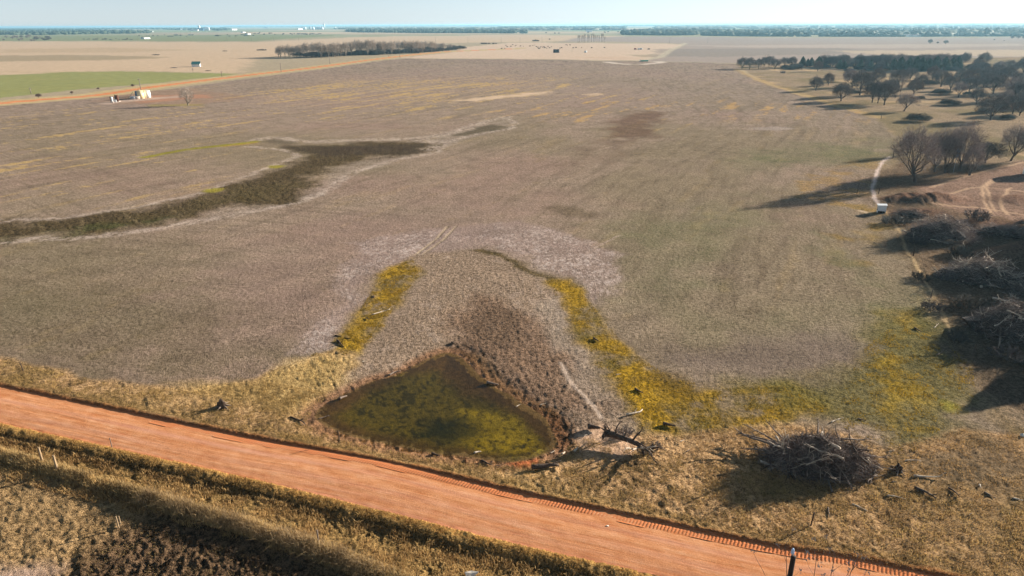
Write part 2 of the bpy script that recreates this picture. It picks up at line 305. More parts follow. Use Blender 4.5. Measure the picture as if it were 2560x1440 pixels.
yellow(P2((1362, 700), (1412, 700), (1445, 725), (1490, 775), (1540, 840), (1565, 870), (1600, 907), (1677, 945), (1750, 977), (1815, 972), (1980, 965), (2060, 990), (2080, 1030), (1980, 1060), (1870, 1062), (1700, 1078), (1600, 1075), (1560, 1030), (1520, 965), (1480, 900), (1440, 820), (1430, 780), (1400, 740)), 1.0, .7, .7)
mr = region(P2((1850, 968), (2130, 925), (2150, 880), (2175, 800), (2250, 770), (2350, 815), (2430, 900), (2440, 1000), (2380, 1090), (2260, 1150), (2210, 1100), (2080, 1060), (1950, 1062)), 2.4, 2.0)
paint(mr * .8, (122, 112, 64), (72, 68, 36), 1.0, .07)
paint(mr * sm(.0, .6, lf2 * .6 + .6 * lf3 + .4 * lf4) * .75, (162, 132, 56), (92, 78, 34))
paint(region(P2((2200, 900), (2280, 880), (2330, 960), (2300, 1040), (2200, 1050)), 2, 2) * sm(-.3, .2, lf3) * .55 * sm(-.4, .4, lf4 + lf3), (188, 152, 46), (108, 92, 30))
paint(region(P2((1640, 920), (1720, 950), (1760, 985), (1700, 1000), (1640, 980), (1600, 930)), 1.2, 1.2) * .6, (122, 94, 40), (66, 56, 28))
c = at(2385, 1018); paint((1 - sm(.5, 1.6, np.hypot(GX - c[0], GY - c[1]) + lf4)) * .6, (170, 156, 48), (120, 114, 36))
paint(region(P2((2080, 500), (2200, 520), (2230, 600), (2180, 700), (2120, 620), (2080, 560)), 2.5, 2.5) * sm(-.1, .4, lf3) * .7, (166, 132, 72), (104, 92, 50), 1, .1)
paint(region(P2((1960, 470), (2130, 400), (2180, 400), (2200, 500), (2060, 520)), 3, 3) * sm(-.2, .4, lf3 + lf4 * .5) * .65, (178, 142, 92), (116, 98, 62), 1, .08)
# ---- straw verge north of the road
VERGE = P2((-700, 770), (0, 897), (60, 912), (300, 962), (480, 978), (640, 952), (740, 902), (800, 882), (868, 884), (872, 920), (800, 1010), (770, 1050), (840, 1085), (1050, 1132), (1250, 1160), (1390, 1140), (1440, 1095), (1560, 1080), (1700, 1080), (1870, 1066), (1960, 1066), (2080, 1080), (2210, 1125), (2300, 1100), (2400, 1075), (2480, 1080), (2620, 1100), (3300, 1300), (3300, 1620)) 
VERGE = np.vstack([VERGE, UP[::-1]])
mV = region(VERGE, .7, .8, .4)
paint(mV, (208, 168, 120), (120, 92, 62), .95, .07, cat=1)
paint(mV * sm(.1, .45, fbm(SX / 3, SY, 1.3, 3, 92) + .3 * lf3) * .5, (120, 94, 58), (60, 48, 30), 1.1, .11)
paint(region(poly((700, 900), (870, 885), (860, 960), (760, 1030), (640, 1000)), 1.2, 1) * .6, (222, 190, 132), (160, 128, 80))
paint(mV * sm(-.1, .5, lf2) * .6, (200, 164, 108), (128, 102, 64))
paint(mV * sm(.15, .5, -lf3) * .55, (132, 108, 64), (66, 56, 34))
drU = np.abs(sdline(GX, GY, UP, 10))
paint((1 - sm(1.0, 2.2, drU + lf3 * .8)) * (mV > .3) * .5, (150, 118, 68), (92, 76, 40), 1.0, .06)
paint((1 - sm(.15, .8, drU + lf4 * .3)) * .75, (140, 86, 50), (110, 68, 40), .8, .03)
paint(region(P2((400, 960), (640, 960), (760, 900), (860, 890), (840, 960), (740, 1040), (560, 1020)), 1.5, 1.2) * .6, (184, 152, 92), (128, 104, 60))
paint(region(P2((2150, 1150), (2450, 1120), (2800, 1250), (2800, 1440), (2500, 1440), (2300, 1300), (2180, 1250)), 3, 2) * .5, (140, 116, 78), (92, 76, 50))
paint(region(P2((2250, 1130), (2420, 1080), (2620, 1130), (2560, 1250), (2400, 1230)), 2.5, 2) * .6, (116, 102, 84), (78, 68, 54))
# pale sand patch round the fallen tree, red mud along the pond
paint(region(P2((1440, 1080), (1500, 1062), (1590, 1090), (1585, 1140), (1500, 1150), (1450, 1130)), .9, .8) * .85, (222, 184, 150), (168, 134, 106), .6, .04)
dpond = sdpoly(GX + wx * .35, GY + wy * .35, POND, 8)
paint((1 - sm(.6, 2.0, dpond)) * (dpond > -.4) * .8, (160, 116, 82), (104, 76, 54), .9, .09)
paint(region(P2((1290, 1010), (1370, 1020), (1440, 1060), (1440, 1110), (1380, 1120), (1390, 1080), (1340, 1030)), .6, .6) * .8, (128, 88, 58), (70, 52, 36), 1, .12)
paint(region(P2((1240, 960), (1150, 870), (1200, 880), (1290, 970), (1400, 1030), (1390, 1050), (1330, 1010)), .5, .5) * .5, (124, 94, 58), (76, 60, 40))
paint(region(P2((1270, 1150), (1340, 1140), (1345, 1165), (1300, 1165)), .4, .4) * .8, (188, 104, 60), (160, 88, 50))
# pond bed: brown shallows, algae mats
inp = 1 - sm(-.25, .15, dpond)
paint(inp, (128, 100, 62), (96, 76, 46), .3, .02)
CAT[dpond < 0] = 6
ALG = P2((840, 1040), (900, 985), (1000, 930), (1110, 920), (1180, 985), (1290, 1035), (1365, 1090), (1370, 1120), (1290, 1140), (1200, 1130), (1050, 1112), (930, 1088), (860, 1065))
al = region(ALG, 1.2, 1.0, .7)
paint(al * inp * .85, (128, 116, 42), (88, 84, 32))
paint(al * inp * sm(.0, .25, -fbm(GX, GY, .45, 3, 71) - .3 * lf3) * .8, (66, 62, 26), (46, 48, 20))
paint(region(P2((1150, 1010), (1290, 1040), (1365, 1095), (1340, 1130), (1200, 1125), (1130, 1080)), .8, .6, .5) * inp * .85 * sm(-.5, 0, fbm(GX, GY, .4, 3, 72)), (206, 182, 54), (150, 134, 42))
c = at(1128, 1062); paint((1 - sm(1.0, 3.4, np.hypot((GX - c[0]) * .7, (GY - c[1]) * 1.0) + .9 * lf4)) * inp * .85, (40, 48, 22), (30, 38, 20))
paint(inp * (1 - sm(.5, 2.6, -dpond + .8 * lf3)) * .6, (96, 76, 48), (72, 56, 36))
# ---- yard and grove floor on the right
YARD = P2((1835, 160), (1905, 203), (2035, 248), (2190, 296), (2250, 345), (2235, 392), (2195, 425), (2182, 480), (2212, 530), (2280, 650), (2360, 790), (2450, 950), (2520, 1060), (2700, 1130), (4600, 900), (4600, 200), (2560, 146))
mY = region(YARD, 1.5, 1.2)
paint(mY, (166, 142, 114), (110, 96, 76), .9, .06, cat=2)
paint(mY * sm(-.1, .35, lf1 + lf2 * .6) * .6, (132, 118, 82), (90, 82, 56))
paint(mY * sm(.2, .5, lf2 - lf1 * .4) * .7, (206, 174, 134), (160, 132, 98))
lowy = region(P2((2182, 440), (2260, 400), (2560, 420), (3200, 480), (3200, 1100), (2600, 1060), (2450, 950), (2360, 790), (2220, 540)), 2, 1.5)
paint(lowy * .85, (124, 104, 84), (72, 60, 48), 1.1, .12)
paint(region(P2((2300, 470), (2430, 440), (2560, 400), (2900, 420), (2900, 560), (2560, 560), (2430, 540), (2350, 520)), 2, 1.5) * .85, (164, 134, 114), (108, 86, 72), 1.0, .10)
for q in [((2500, 450), (2470, 465), (2475, 500), (2490, 530)), ((2480, 450), (2458, 470), (2462, 505), (2478, 535)), ((2560, 480), (2440, 470), (2330, 500)), ((2560, 540), (2450, 520), (2330, 515)), ((2330, 470), (2420, 440), (2560, 405)), ((2530, 470), (2500, 500), (2520, 540))]:
    paint(line(smooth_line(P2(*q)), .3, .25, .3), (204, 172, 140), (184, 150, 120))
for (c, a, b, h) in MND:
    m = np.exp(-((GX - c[0]) / a / 1.3) ** 2 - ((GY - c[1]) / b / 1.3) ** 2); paint(np.clip(m * 1.5 - .2, 0, 1) * .6, (124, 92, 74), (84, 64, 54), .8, .08)
paint(line(smooth_line(P2((2225, 393), (2205, 405), (2190, 440), (2182, 480), (2196, 512))), .38, .35, .2, .5), (226, 204, 190), (200, 178, 160))
paint(line(smooth_line(P2((2212, 530), (2245, 580), (2300, 680), (2350, 780), (2380, 840))), .22, .2, .3, .6) * .8, (204, 176, 132), (180, 150, 110))
paint(line(smooth_line(P2((1840, 172), (1900, 202), (2030, 246), (2190, 296))), 2.5, 2, 1.0, .5) * .6, (196, 160, 104), (160, 132, 84))
c = at(2165, 531); paint((1 - sm(.6, 1.8, np.hypot(GX - c[0], GY - c[1]) + lf4)) * .8, (214, 190, 160), (190, 166, 136))
# ---- road bed, ditch, near field
drd = sdpoly(GX, GY, ROAD, 6); CAT[drd < 0] = 3
paint(1 - sm(-.2, .3, drd), (198, 122, 80), (180, 108, 70), .3, .0)
dso = -sdline(GX + wx * .15, GY + wy * .15, LO, 40, True); dfe = -sdline(GX + wx * .15, GY + wy * .15, FENCE, 80, True)
mD = ((dso > .05) & (dso < 1e4)).astype(float)
paint(mD, (172, 138, 86), (92, 74, 44), 1.1, .11, cat=1)
paint(mD * (1 - sm(.35, .8, dso + lf4 * .3)), (190, 148, 84), (150, 108, 60), .8, .05)
paint(mD * sm(.9, 1.4, dso) * (1 - sm(1.7, 2.3, dso + lf3 * .6)) * .35, (96, 66, 40), (52, 38, 24), 1.2, .11)  # shade of the ditch slope facing away from the sun, painted in
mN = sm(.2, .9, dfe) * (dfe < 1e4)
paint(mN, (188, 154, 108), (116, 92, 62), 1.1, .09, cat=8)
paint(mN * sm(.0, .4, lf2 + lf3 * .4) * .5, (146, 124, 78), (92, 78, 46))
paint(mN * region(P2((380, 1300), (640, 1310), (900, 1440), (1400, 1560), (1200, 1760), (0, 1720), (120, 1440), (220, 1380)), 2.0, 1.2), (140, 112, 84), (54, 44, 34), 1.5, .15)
paint(mN * region(P2((-200, 1400), (60, 1405), (130, 1420), (60, 1500), (-300, 1560)), 1.0, .8), (188, 158, 134), (160, 132, 110), .8, .05)
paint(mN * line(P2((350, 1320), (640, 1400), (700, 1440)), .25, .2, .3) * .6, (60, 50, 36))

# ---- heights
cl1 = fbm(GX, GY, .36, 3, 90, .7) * 1.4; cl2 = fbm(GX, GY, 1.1, 2, 91) * .8
GZ = terrain(GX, GY) + dsp * (cl1 * 1.1 + cl2 * .8) * (1 - .7 * sm(120, 400, GR))
tk = np.abs(sdline(GX, GY, UP, 8))
GZ = np.where(drd < 0, -0.30, GZ)
cliff = fbm(GX, GY, 25, 2, 95)

def mat(name): 
    m = bpy.data.materials.new(name); m.use_nodes = True; nt = m.node_tree
    for n in list(nt.nodes): nt.nodes.remove(n)
    out = nt.nodes.new('ShaderNodeOutputMaterial'); b = nt.nodes.new('ShaderNodeBsdfPrincipled'); nt.links.new(b.outputs[0], out.inputs[0])
    b.inputs['Roughness'].default_value = .9; b.inputs['Specular IOR Level'].default_value = .15
    return m, nt, b
def nd(nt, t, **k):
    n = nt.nodes.new(t)
    for a, v in k.items():
        if a in n.inputs: n.inputs[a].default_value = v
        else: setattr(n, a, v)
    return n
def ground_material():
    m, nt, b = mat('earth_and_grass'); L = nt.links.new
    tc = nd(nt, 'ShaderNodeTexCoord')
    a1 = nd(nt, 'ShaderNodeAttribute', attribute_name='colA'); a2 = nd(nt, 'ShaderNodeAttribute', attribute_name='colB'); a3 = nd(nt, 'ShaderNodeAttribute', attribute_name='bmp')
    n1 = nd(nt, 'ShaderNodeTexNoise', Scale=2.2, Detail=6.0, Roughness=.7); n2 = nd(nt, 'ShaderNodeTexNoise', Scale=7.5, Detail=4.0, Roughness=.7); n3 = nd(nt, 'ShaderNodeTexNoise', Scale=.16, Detail=6.0, Roughness=.7)
    for n in (n1, n2, n3): L(tc.outputs['Object'], n.inputs['Vector'])
    ad = nd(nt, 'ShaderNodeMath', operation='ADD'); L(n1.outputs[0], ad.inputs[0]); L(n2.outputs[0], ad.inputs[1])
    mr_ = nd(nt, 'ShaderNodeMapRange'); mr_.inputs[1].default_value = .89; mr_.inputs[2].default_value = 1.11; L(ad.outputs[0], mr_.inputs[0])
    mx = nd(nt, 'ShaderNodeMix', data_type='RGBA'); L(mr_.outputs[0], mx.inputs[0]); L(a2.outputs['Color'], mx.inputs[6]); L(a1.outputs['Color'], mx.inputs[7])
    mr2 = nd(nt, 'ShaderNodeMapRange'); mr2.inputs[1].default_value = .3; mr2.inputs[2].default_value = .7; mr2.inputs[3].default_value = .82; mr2.inputs[4].default_value = 1.18; L(n3.outputs[0], mr2.inputs[0])
    mu = nd(nt, 'ShaderNodeMix', data_type='RGBA', blend_type='MULTIPLY'); mu.inputs[0].default_value = 1; L(mx.outputs[2], mu.inputs[6]); L(mr2.outputs[0], mu.inputs[7])
    L(mu.outputs[2], b.inputs['Base Color'])
    bp = nd(nt, 'ShaderNodeBump'); bp.inputs['Distance'].default_value = .24; L(ad.outputs[0], bp.inputs['Height']); L(a3.outputs['Fac'], bp.inputs['Strength']); L(bp.outputs[0], b.inputs['Normal'])
    b.inputs['Specular IOR Level'].default_value = 0.0
    return m
MG = ground_material()
verts = np.stack([GX, GY, GZ], 1)
i = np.arange(NR - 1)[:, None]; j = np.arange(NA)[None, :]; j2 = (j + 1) % NA
faces = np.stack([(i * NA + j), (i * NA + j2), ((i + 1) * NA + j2), ((i + 1) * NA + j)], -1).reshape(-1, 4)[:, ::-1]
fcat = CAT[faces[:, 0]]
NAMES = {0: 'ploughed_field', 1: 'grass_verge', 2: 'farmyard_ground', 3: 'road_bed', 4: 'wheat_field', 5: 'pasture', 6: 'pond_bed', 7: 'far_dirt_road', 8: 'near_field'}
def np_mesh(name, V, Fq, attrs=None, smooth=True, mats=()):
    me = bpy.data.meshes.new(name); n = len(V); k = Fq.shape[1]
    me.vertices.add(n); me.vertices.foreach_set('co', np.ascontiguousarray(V, np.float32).ravel())
    me.loops.add(Fq.size); me.loops.foreach_set('vertex_index', np.ascontiguousarray(Fq, np.int32).ravel())
    me.polygons.add(len(Fq)); me.polygons.foreach_set('loop_start', np.arange(0, Fq.size, k, dtype=np.int32)); me.polygons.foreach_set('loop_total', np.full(len(Fq), k, np.int32))
    me.update(calc_edges=True)
    if smooth: me.polygons.foreach_set('use_smooth', np.ones(len(Fq), bool))
    for an, av in (attrs or {}).items():
        if av.ndim == 2:
            a = me.attributes.new(an, 'FLOAT_COLOR', 'POINT'); c4 = np.ones((n, 4), np.float32); c4[:, :3] = av; a.data.foreach_set('color', c4.ravel())
        else:
            a = me.attributes.new(an, 'FLOAT', 'POINT'); a.data.foreach_set('value', av.astype(np.float32))
    for m in mats: me.materials.append(m)
    return me
def link(name, me, parent=None, **props):
    o = bpy.data.objects.new(name, me); COL.objects.link(o)
    if parent is not None: o.parent = parent
    for k, v in props.items(): o[k] = v
    return o
ATT = np.zeros((GX.size,), int)
cA = np.clip(cA, .005, .9); cB = np.clip(cB, .005, .9)
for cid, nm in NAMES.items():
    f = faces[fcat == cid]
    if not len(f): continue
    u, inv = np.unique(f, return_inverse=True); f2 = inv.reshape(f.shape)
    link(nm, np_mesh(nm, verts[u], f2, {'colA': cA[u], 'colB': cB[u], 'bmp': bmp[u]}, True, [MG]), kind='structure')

# ------------------------------------------------------------------ the red dirt road, its tread print, the pond water
def resample(P, step):
    d = np.r_[0, np.cumsum(np.hypot(*np.diff(P, axis=0).T))]; s = np.arange(0, d[-1], step)
    return np.stack([np.interp(s, d, P[:, 0]), np.interp(s, d, P[:, 1])], 1), s
def dirt_material():
    m, nt, b = mat('red_dirt'); L = nt.links.new
    at_ = nd(nt, 'ShaderNodeAttribute', attribute_name='uvx'); at2 = nd(nt, 'ShaderNodeAttribute', attribute_name='uvy')
    cb = nd(nt, 'ShaderNodeCombineXYZ'); L(at_.outputs['Fac'], cb.inputs[0]); L(at2.outputs['Fac'], cb.inputs[1])
    mp = nd(nt, 'ShaderNodeMapping'); mp.inputs['Scale'].default_value = (.07, 1.7, 1); L(cb.outputs[0], mp.inputs[0])
    n1 = nd(nt, 'ShaderNodeTexNoise', Scale=1.6, Detail=8.0, Roughness=.68); L(mp.outputs[0], n1.inputs['Vector'])
    mp2 = nd(nt, 'ShaderNodeMapping'); mp2.inputs['Scale'].default_value = (.5, 1.0, 1); L(cb.outputs[0], mp2.inputs[0])
    n2 = nd(nt, 'ShaderNodeTexNoise', Scale=.9, Detail=9.0, Roughness=.72); L(mp2.outputs[0], n2.inputs['Vector'])
    n3 = nd(nt, 'ShaderNodeTexNoise', Scale=7.0, Detail=6.0, Roughness=.8); L(cb.outputs[0], n3.inputs['Vector'])
    ramp = nd(nt, 'ShaderNodeValToRGB'); e = ramp.color_ramp.elements
    e[0].position = .36; e[0].color = (*lin((182, 114, 70)), 1); e[1].position = .66; e[1].color = (*lin((240, 186, 148)), 1)
    x = ramp.color_ramp.elements.new(.47); x.color = (*lin((206, 143, 98)), 1); x = ramp.color_ramp.elements.new(.58); x.color = (*lin((220, 165, 124)), 1)
    a = nd(nt, 'ShaderNodeMath', operation='MULTIPLY_ADD'); L(n2.outputs[0], a.inputs[0]); a.inputs[1].default_value = .42; 
    s = nd(nt, 'ShaderNodeMath', operation='MULTIPLY_ADD'); L(n1.outputs[0], s.inputs[0]); s.inputs[1].default_value = .36; s3 = nd(nt, 'ShaderNodeMath', operation='MULTIPLY_ADD'); L(n3.outputs[0], s3.inputs[0]); s3.inputs[1].default_value = .3; s3.inputs[2].default_value = -.09; L(s3.outputs[0], s.inputs[2]); L(s.outputs[0], a.inputs[2])
    L(a.outputs[0], ramp.inputs[0])
    eg = nd(nt, 'ShaderNodeAttribute', attribute_name='edge')
    mx = nd(nt, 'ShaderNodeMix', data_type='RGBA'); L(eg.outputs['Fac'], mx.inputs[0]); L(ramp.outputs[0], mx.inputs[6]); mx.inputs[7].default_value = (*lin((196, 120, 76)), 1)
    # faint greyish wheel lanes of packed gravel
    mx2 = nd(nt, 'ShaderNodeMix', data_type='RGBA'); ln = nd(nt, 'ShaderNodeAttribute', attribute_name='lane'); L(ln.outputs['Fac'], mx2.inputs[0]); L(mx.outputs[2], mx2.inputs[6]); mx2.inputs[7].default_value = (*lin((192, 142, 124)), 1)
    L(mx2.outputs[2], b.inputs['Base Color'])
    ad = nd(nt, 'ShaderNodeMath', operation='MULTIPLY_ADD'); L(n3.outputs[0], ad.inputs[0]); ad.inputs[1].default_value = .7; L(n1.outputs[0], ad.inputs[2])
    bp = nd(nt, 'ShaderNodeBump'); bp.inputs['Distance'].default_value = .06; bp.inputs['Strength'].default_value = .6; L(ad.outputs[0], bp.inputs['Height']); L(bp.outputs[0], b.inputs['Normal'])
    b.inputs['Specular IOR Level'].default_value = 0.0
    return m
MD = dirt_material()
su, ss_ = resample(UP, .16)
def nearest_on(P, q):
    Pd, _ = resample(P, .5); k = np.argmin(((Pd[None] - q[:, None]) ** 2).sum(-1), 1); return Pd[k]
low = np.stack([nearest_on(LO, su[k:k + 300]) for k in range(0, len(su), 300)][0:0]) if False else np.vstack([nearest_on(LO, su[k:k + 300]) for k in range(0, len(su), 300)])
ker = np.ones(41) / 41; pad = lambda a: np.convolve(np.r_[[a[0]] * 20, a, [a[-1]] * 20], ker, 'valid')
low = np.stack([pad(low[:, 0]), pad(low[:, 1])], 1)
T = np.r_[np.linspace(-.015, .06, 5), np.linspace(.08, .92, 44), np.linspace(.94, 1.02, 6)]
V = su[:, None] * (1 - T[None, :, None]) + low[:, None] * T[None, :, None]
wdt = np.hypot(*(low - su).T)
vx = V[..., 0]; vy = V[..., 1]; AL = np.repeat(ss_[:, None], len(T), 1); AC = wdt[:, None] * T[None]
zz = -.13 + .07 * np.sin(np.clip(T, 0, 1) * math.pi)[None] + .012 * fbm(AL / 9, AC, .45, 3, 200) + .008 * fbm(AL, AC, .5, 2, 201) + .02 * sm(.6, 0, AC) 
zz = zz + np.where(T[None] > .97, .03 * fbm(AL, AC, .6, 2, 202), 0)
n0, n1_ = len(su), len(T); ii = np.arange(n0 - 1)[:, None]; jj = np.arange(n1_ - 1)[None]
Fq = np.stack([ii * n1_ + jj, ii * n1_ + jj + 1, (ii + 1) * n1_ + jj + 1, (ii + 1) * n1_ + jj], -1).reshape(-1, 4)
edg = np.clip(np.maximum(1 - AC / .5, 1 - (wdt[:, None] - AC) / .35), 0, 1) * .8
lane = np.zeros_like(AC)
for c_, w_, k_ in ((1.9, .35, .5), (3.6, .4, .35), (5.9, .55, .75), (4.7, .3, .25)):
    lane = np.maximum(lane, k_ * np.exp(-((AC - c_ - .25 * fbm(AL, AL * 0, 22, 2, 300)) / w_) ** 2) * (.6 + .5 * fbm(AL / 5, AC, 1.2, 3, 301)))
link('dirt_road', np_mesh('dirt_road', np.stack([vx, vy, zz], -1).reshape(-1, 3), Fq, {'uvx': AL.ravel(), 'uvy': AC.ravel(), 'edge': edg.ravel(), 'lane': np.clip(lane, 0, 1).ravel()}, True, [MD]), kind='structure')
# cleated tyre print along the far edge of the road
def s_of(px, py):
    q = at(px, py); P, s = resample(UP, .5); return s[np.argmin(((P - q) ** 2).sum(1))]
def tread(name, off0, width, pitch, h, s0, s1, z0, seed, wav=.1):
    P, s = resample(UP, pitch / 5); k = (s > s0) & (s < s1); P = P[k]; s = s[k]
    tg = np.gradient(P, axis=0); tg /= np.hypot(*tg.T)[:, None]; nr = np.stack([tg[:, 1], -tg[:, 0]], 1)   # towards the road
    W = np.linspace(0, 1, 11); wob = wav * fbm(s, s * 0, 3.0, 3, seed)
    off = off0 + wob[:, None] + W[None] * (width * (1 + .25 * fbm(s, s * 0, 6, 2, seed + 3)))[:, None]
    X = P[:, None, 0] + nr[:, None, 0] * off; Y = P[:, None, 1] + nr[:, None, 1] * off
    ph = (s[:, None] / pitch + W[None] * .7) % 1.0
    fade = (sm(-.5, -.1, fbm(s, s * 0, 9, 2, seed + 5)) * (.45 + .55 * sm(s_of(420, 1045), s_of(760, 1120), s)))[:, None]
    prof = np.where(ph < .5, 1.0, 0.0) * np.sin(np.clip(W, .0, 1) * math.pi)[None] ** .4
    lip = .05 * np.exp(-((W - 1.0) / .12) ** 2)[None] * sm(-.1, .4, fbm(s, s * 0, 1.6, 3, seed + 9))[:, None]
    Z = z0 + prof * h * fade + lip - .02 * (W[None] < .05)
    n0, n1 = X.shape; ii = np.arange(n0 - 1)[:, None]; jj = np.arange(n1 - 1)[None]
    Fq = np.stack([ii * n1 + jj, ii * n1 + jj + 1, (ii + 1) * n1 + jj + 1, (ii + 1) * n1 + jj], -1).reshape(-1, 4)
    AL = np.repeat(s[:, None], n1, 1)
    link(name, np_mesh(name, np.stack([X, Y, Z], -1).reshape(-1, 3), Fq, {'uvx': AL.ravel(), 'uvy': off.ravel() * 1.0, 'edge': np.full(X.size, .9), 'lane': np.zeros(X.size)}, False, [MD]), kind='structure')
Lup = np.hypot(*np.diff(UP, axis=0).T).sum()
def s_of(px, py):
    q = at(px, py); P, s = resample(UP, .5); return s[np.argmin(((P - q) ** 2).sum(1))]
tread('tyre_track', .12, .7, .27, .045, s_of(400, 1040), s_of(2700, 1505), -.112, 500)

def water_material():
    m, nt, b = mat('pond_water'); L = nt.links.new; nt.nodes.remove(b); out = [n for n in nt.nodes if n.type == 'OUTPUT_MATERIAL'][0]
    tr = nd(nt, 'ShaderNodeBsdfTransparent'); tr.inputs[0].default_value = (.74, .68, .46, 1)
    gl = nd(nt, 'ShaderNodeBsdfGlossy'); gl.inputs['Roughness'].default_value = .05; gl.inputs[0].default_value = (1, 1, 1, 1)
    lw = nd(nt, 'ShaderNodeLayerWeight'); lw.inputs[0].default_value = .5; pw = nd(nt, 'ShaderNodeMath', operation='POWER'); L(lw.outputs['Facing'], pw.inputs[0]); pw.inputs[1].default_value = 5.0
    fr = nd(nt, 'ShaderNodeMath', operation='MULTIPLY_ADD'); L(pw.outputs[0], fr.inputs[0]); fr.inputs[1].default_value = .98; fr.inputs[2].default_value = .02
    n = nd(nt, 'ShaderNodeTexNoise', Scale=2.5, Detail=3.0); tc = nd(nt, 'ShaderNodeTexCoord'); L(tc.outputs['Object'], n.inputs['Vector'])
    bp = nd(nt, 'ShaderNodeBump'); bp.inputs['Strength'].default_value = .06; bp.inputs['Distance'].default_value = .05; L(n.outputs[0], bp.inputs['Height']); L(bp.outputs[0], gl.inputs['Normal'])
    mx = nd(nt, 'ShaderNodeMixShader'); L(fr.outputs[0], mx.inputs[0]); L(tr.outputs[0], mx.inputs[1]); L(gl.outputs[0], mx.inputs[2]); L(mx.outputs[0], out.inputs[0])
    return m
# water sheet reaches a little under the rising banks
cen = POND.mean(0); big = cen + (POND - cen) * (1 + .35 / np.maximum(1, np.hypot(*(POND - cen).T))[:, None])
me = bpy.data.meshes.new('pond_water'); me.from_pydata([(p[0], p[1], WATER_Z) for p in big], [], [tuple(range(len(big)))[::-1]]); me.materials.append(water_material())
wobj = link('pond_water', me, kind='structure')
me.update()
if sum(big[i-1][0]*big[i][1]-big[i][0]*big[i-1][1] for i in range(len(big))) > 0: me.flip_normals()
#--MORE-START
# ================================================================== builders
class MB:
    def __init__(s): s.v = []; s.f = []; s.mi = []; s.c = []
    def add(s, vs, fs, mi=0, c=None):
        b = len(s.v); s.v += [tuple(map(float, p)) for p in vs]; s.f += [tuple(b + k for k in f) for f in fs]; s.mi += [mi] * len(fs)
        if c is not None: s.c += [c] * len(vs)
    def box(s, c, d, rz=0, mi=0, taper=1.0):
        hx, hy, hz_ = d[0] / 2, d[1] / 2, d[2] / 2; p = []
        for sz in (-1, 1):
            t = taper if sz > 0 else 1
            for sx, sy in ((-1, -1), (1, -1), (1, 1), (-1, 1)):
                x, y = sx * hx * t, sy * hy * t; p.append((c[0] + x * math.cos(rz) - y * math.sin(rz), c[1] + x * math.sin(rz) + y * math.cos(rz), c[2] + sz * hz_))
        s.add(p, [(3, 2, 1, 0), (4, 5, 6, 7), (0, 1, 5, 4), (1, 2, 6, 5), (2, 3, 7, 6), (3, 0, 4, 7)], mi)
    def tube(s, P, Rr, n=6, mi=0, cap=True):
        P = [Vector(p) for p in P]; rings = []; k = len(P)
        t0 = (P[1] - P[0]).normalized(); a = t0.orthogonal().normalized()
        for i in range(k):
            t = (P[min(i + 1, k - 1)] - P[max(i - 1, 0)]).normalized(); a = (a - t * a.dot(t))
            a = a.normalized() if a.length > 1e-6 else t.orthogonal().normalized(); b = t.cross(a); r = Rr[i] if hasattr(Rr, '__len__') else Rr
            rings.append([P[i] + (a * math.cos(q) + b * math.sin(q)) * r for q in [2 * math.pi * m / n for m in range(n)]])
        vs = [p for r_ in rings for p in r_]; fs = []
        for i in range(k - 1):
            for m in range(n): fs.append((i * n + m, i * n + (m + 1) % n, (i + 1) * n + (m + 1) % n, (i + 1) * n + m))
        if cap: fs.append(tuple(range(n))[::-1]); fs.append(tuple((k - 1) * n + m for m in range(n)))
        s.add(vs, fs, mi)
    def lathe(s, prof, c=(0, 0, 0), n=20, mi=0):
        vs = []; fs = []
        for r, z in prof: vs += [(c[0] + r * math.cos(2 * math.pi * m / n), c[1] + r * math.sin(2 * math.pi * m / n), c[2] + z) for m in range(n)]
        for i in range(len(prof) - 1):
            for m in range(n): fs.append((i * n + m, i * n + (m + 1) % n, (i + 1) * n + (m + 1) % n, (i + 1) * n + m))
        fs.append(tuple(range(n))[::-1]); fs.append(tuple((len(prof) - 1) * n + m for m in range(n))); s.add(vs, fs, mi)
    def mesh(s, name, mats, smooth=False):
        me = bpy.data.meshes.new(name); me.from_pydata(s.v, [], s.f)
        for m in mats: me.materials.append(m)
        if len(mats) > 1: me.polygons.foreach_set('material_index', s.mi)
        if smooth: me.polygons.foreach_set('use_smooth', [True] * len(s.f))
        me.update(); return me
def simple(name, c1, c2=None, scale=3.0, rough=.85, bump=.0, stretch=(1, 1, 1), metal=0, spec=.2):
    m, nt, b = mat(name); L = nt.links.new; c2 = c2 or c1
    tc = nd(nt, 'ShaderNodeTexCoord'); mp = nd(nt, 'ShaderNodeMapping'); mp.inputs['Scale'].default_value = stretch; L(tc.outputs['Object'], mp.inputs[0])
    n = nd(nt, 'ShaderNodeTexNoise', Scale=scale, Detail=5.0, Roughness=.65); L(mp.outputs[0], n.inputs['Vector'])
    r = nd(nt, 'ShaderNodeValToRGB'); e = r.color_ramp.elements; e[0].position = .35; e[1].position = .65; e[0].color = (*lin(c1), 1); e[1].color = (*lin(c2), 1)
    L(n.outputs[0], r.inputs[0]); L(r.outputs[0], b.inputs['Base Color']); b.inputs['Roughness'].default_value = rough; b.inputs['Metallic'].default_value = metal; b.inputs['Specular IOR Level'].default_value = spec
    if bump:
        bp = nd(nt, 'ShaderNodeBump'); bp.inputs['Strength'].default_value = bump; bp.inputs['Distance'].default_value = .05; L(n.outputs[0], bp.inputs['Height']); L(bp.outputs[0], b.inputs['Normal'])
    return m
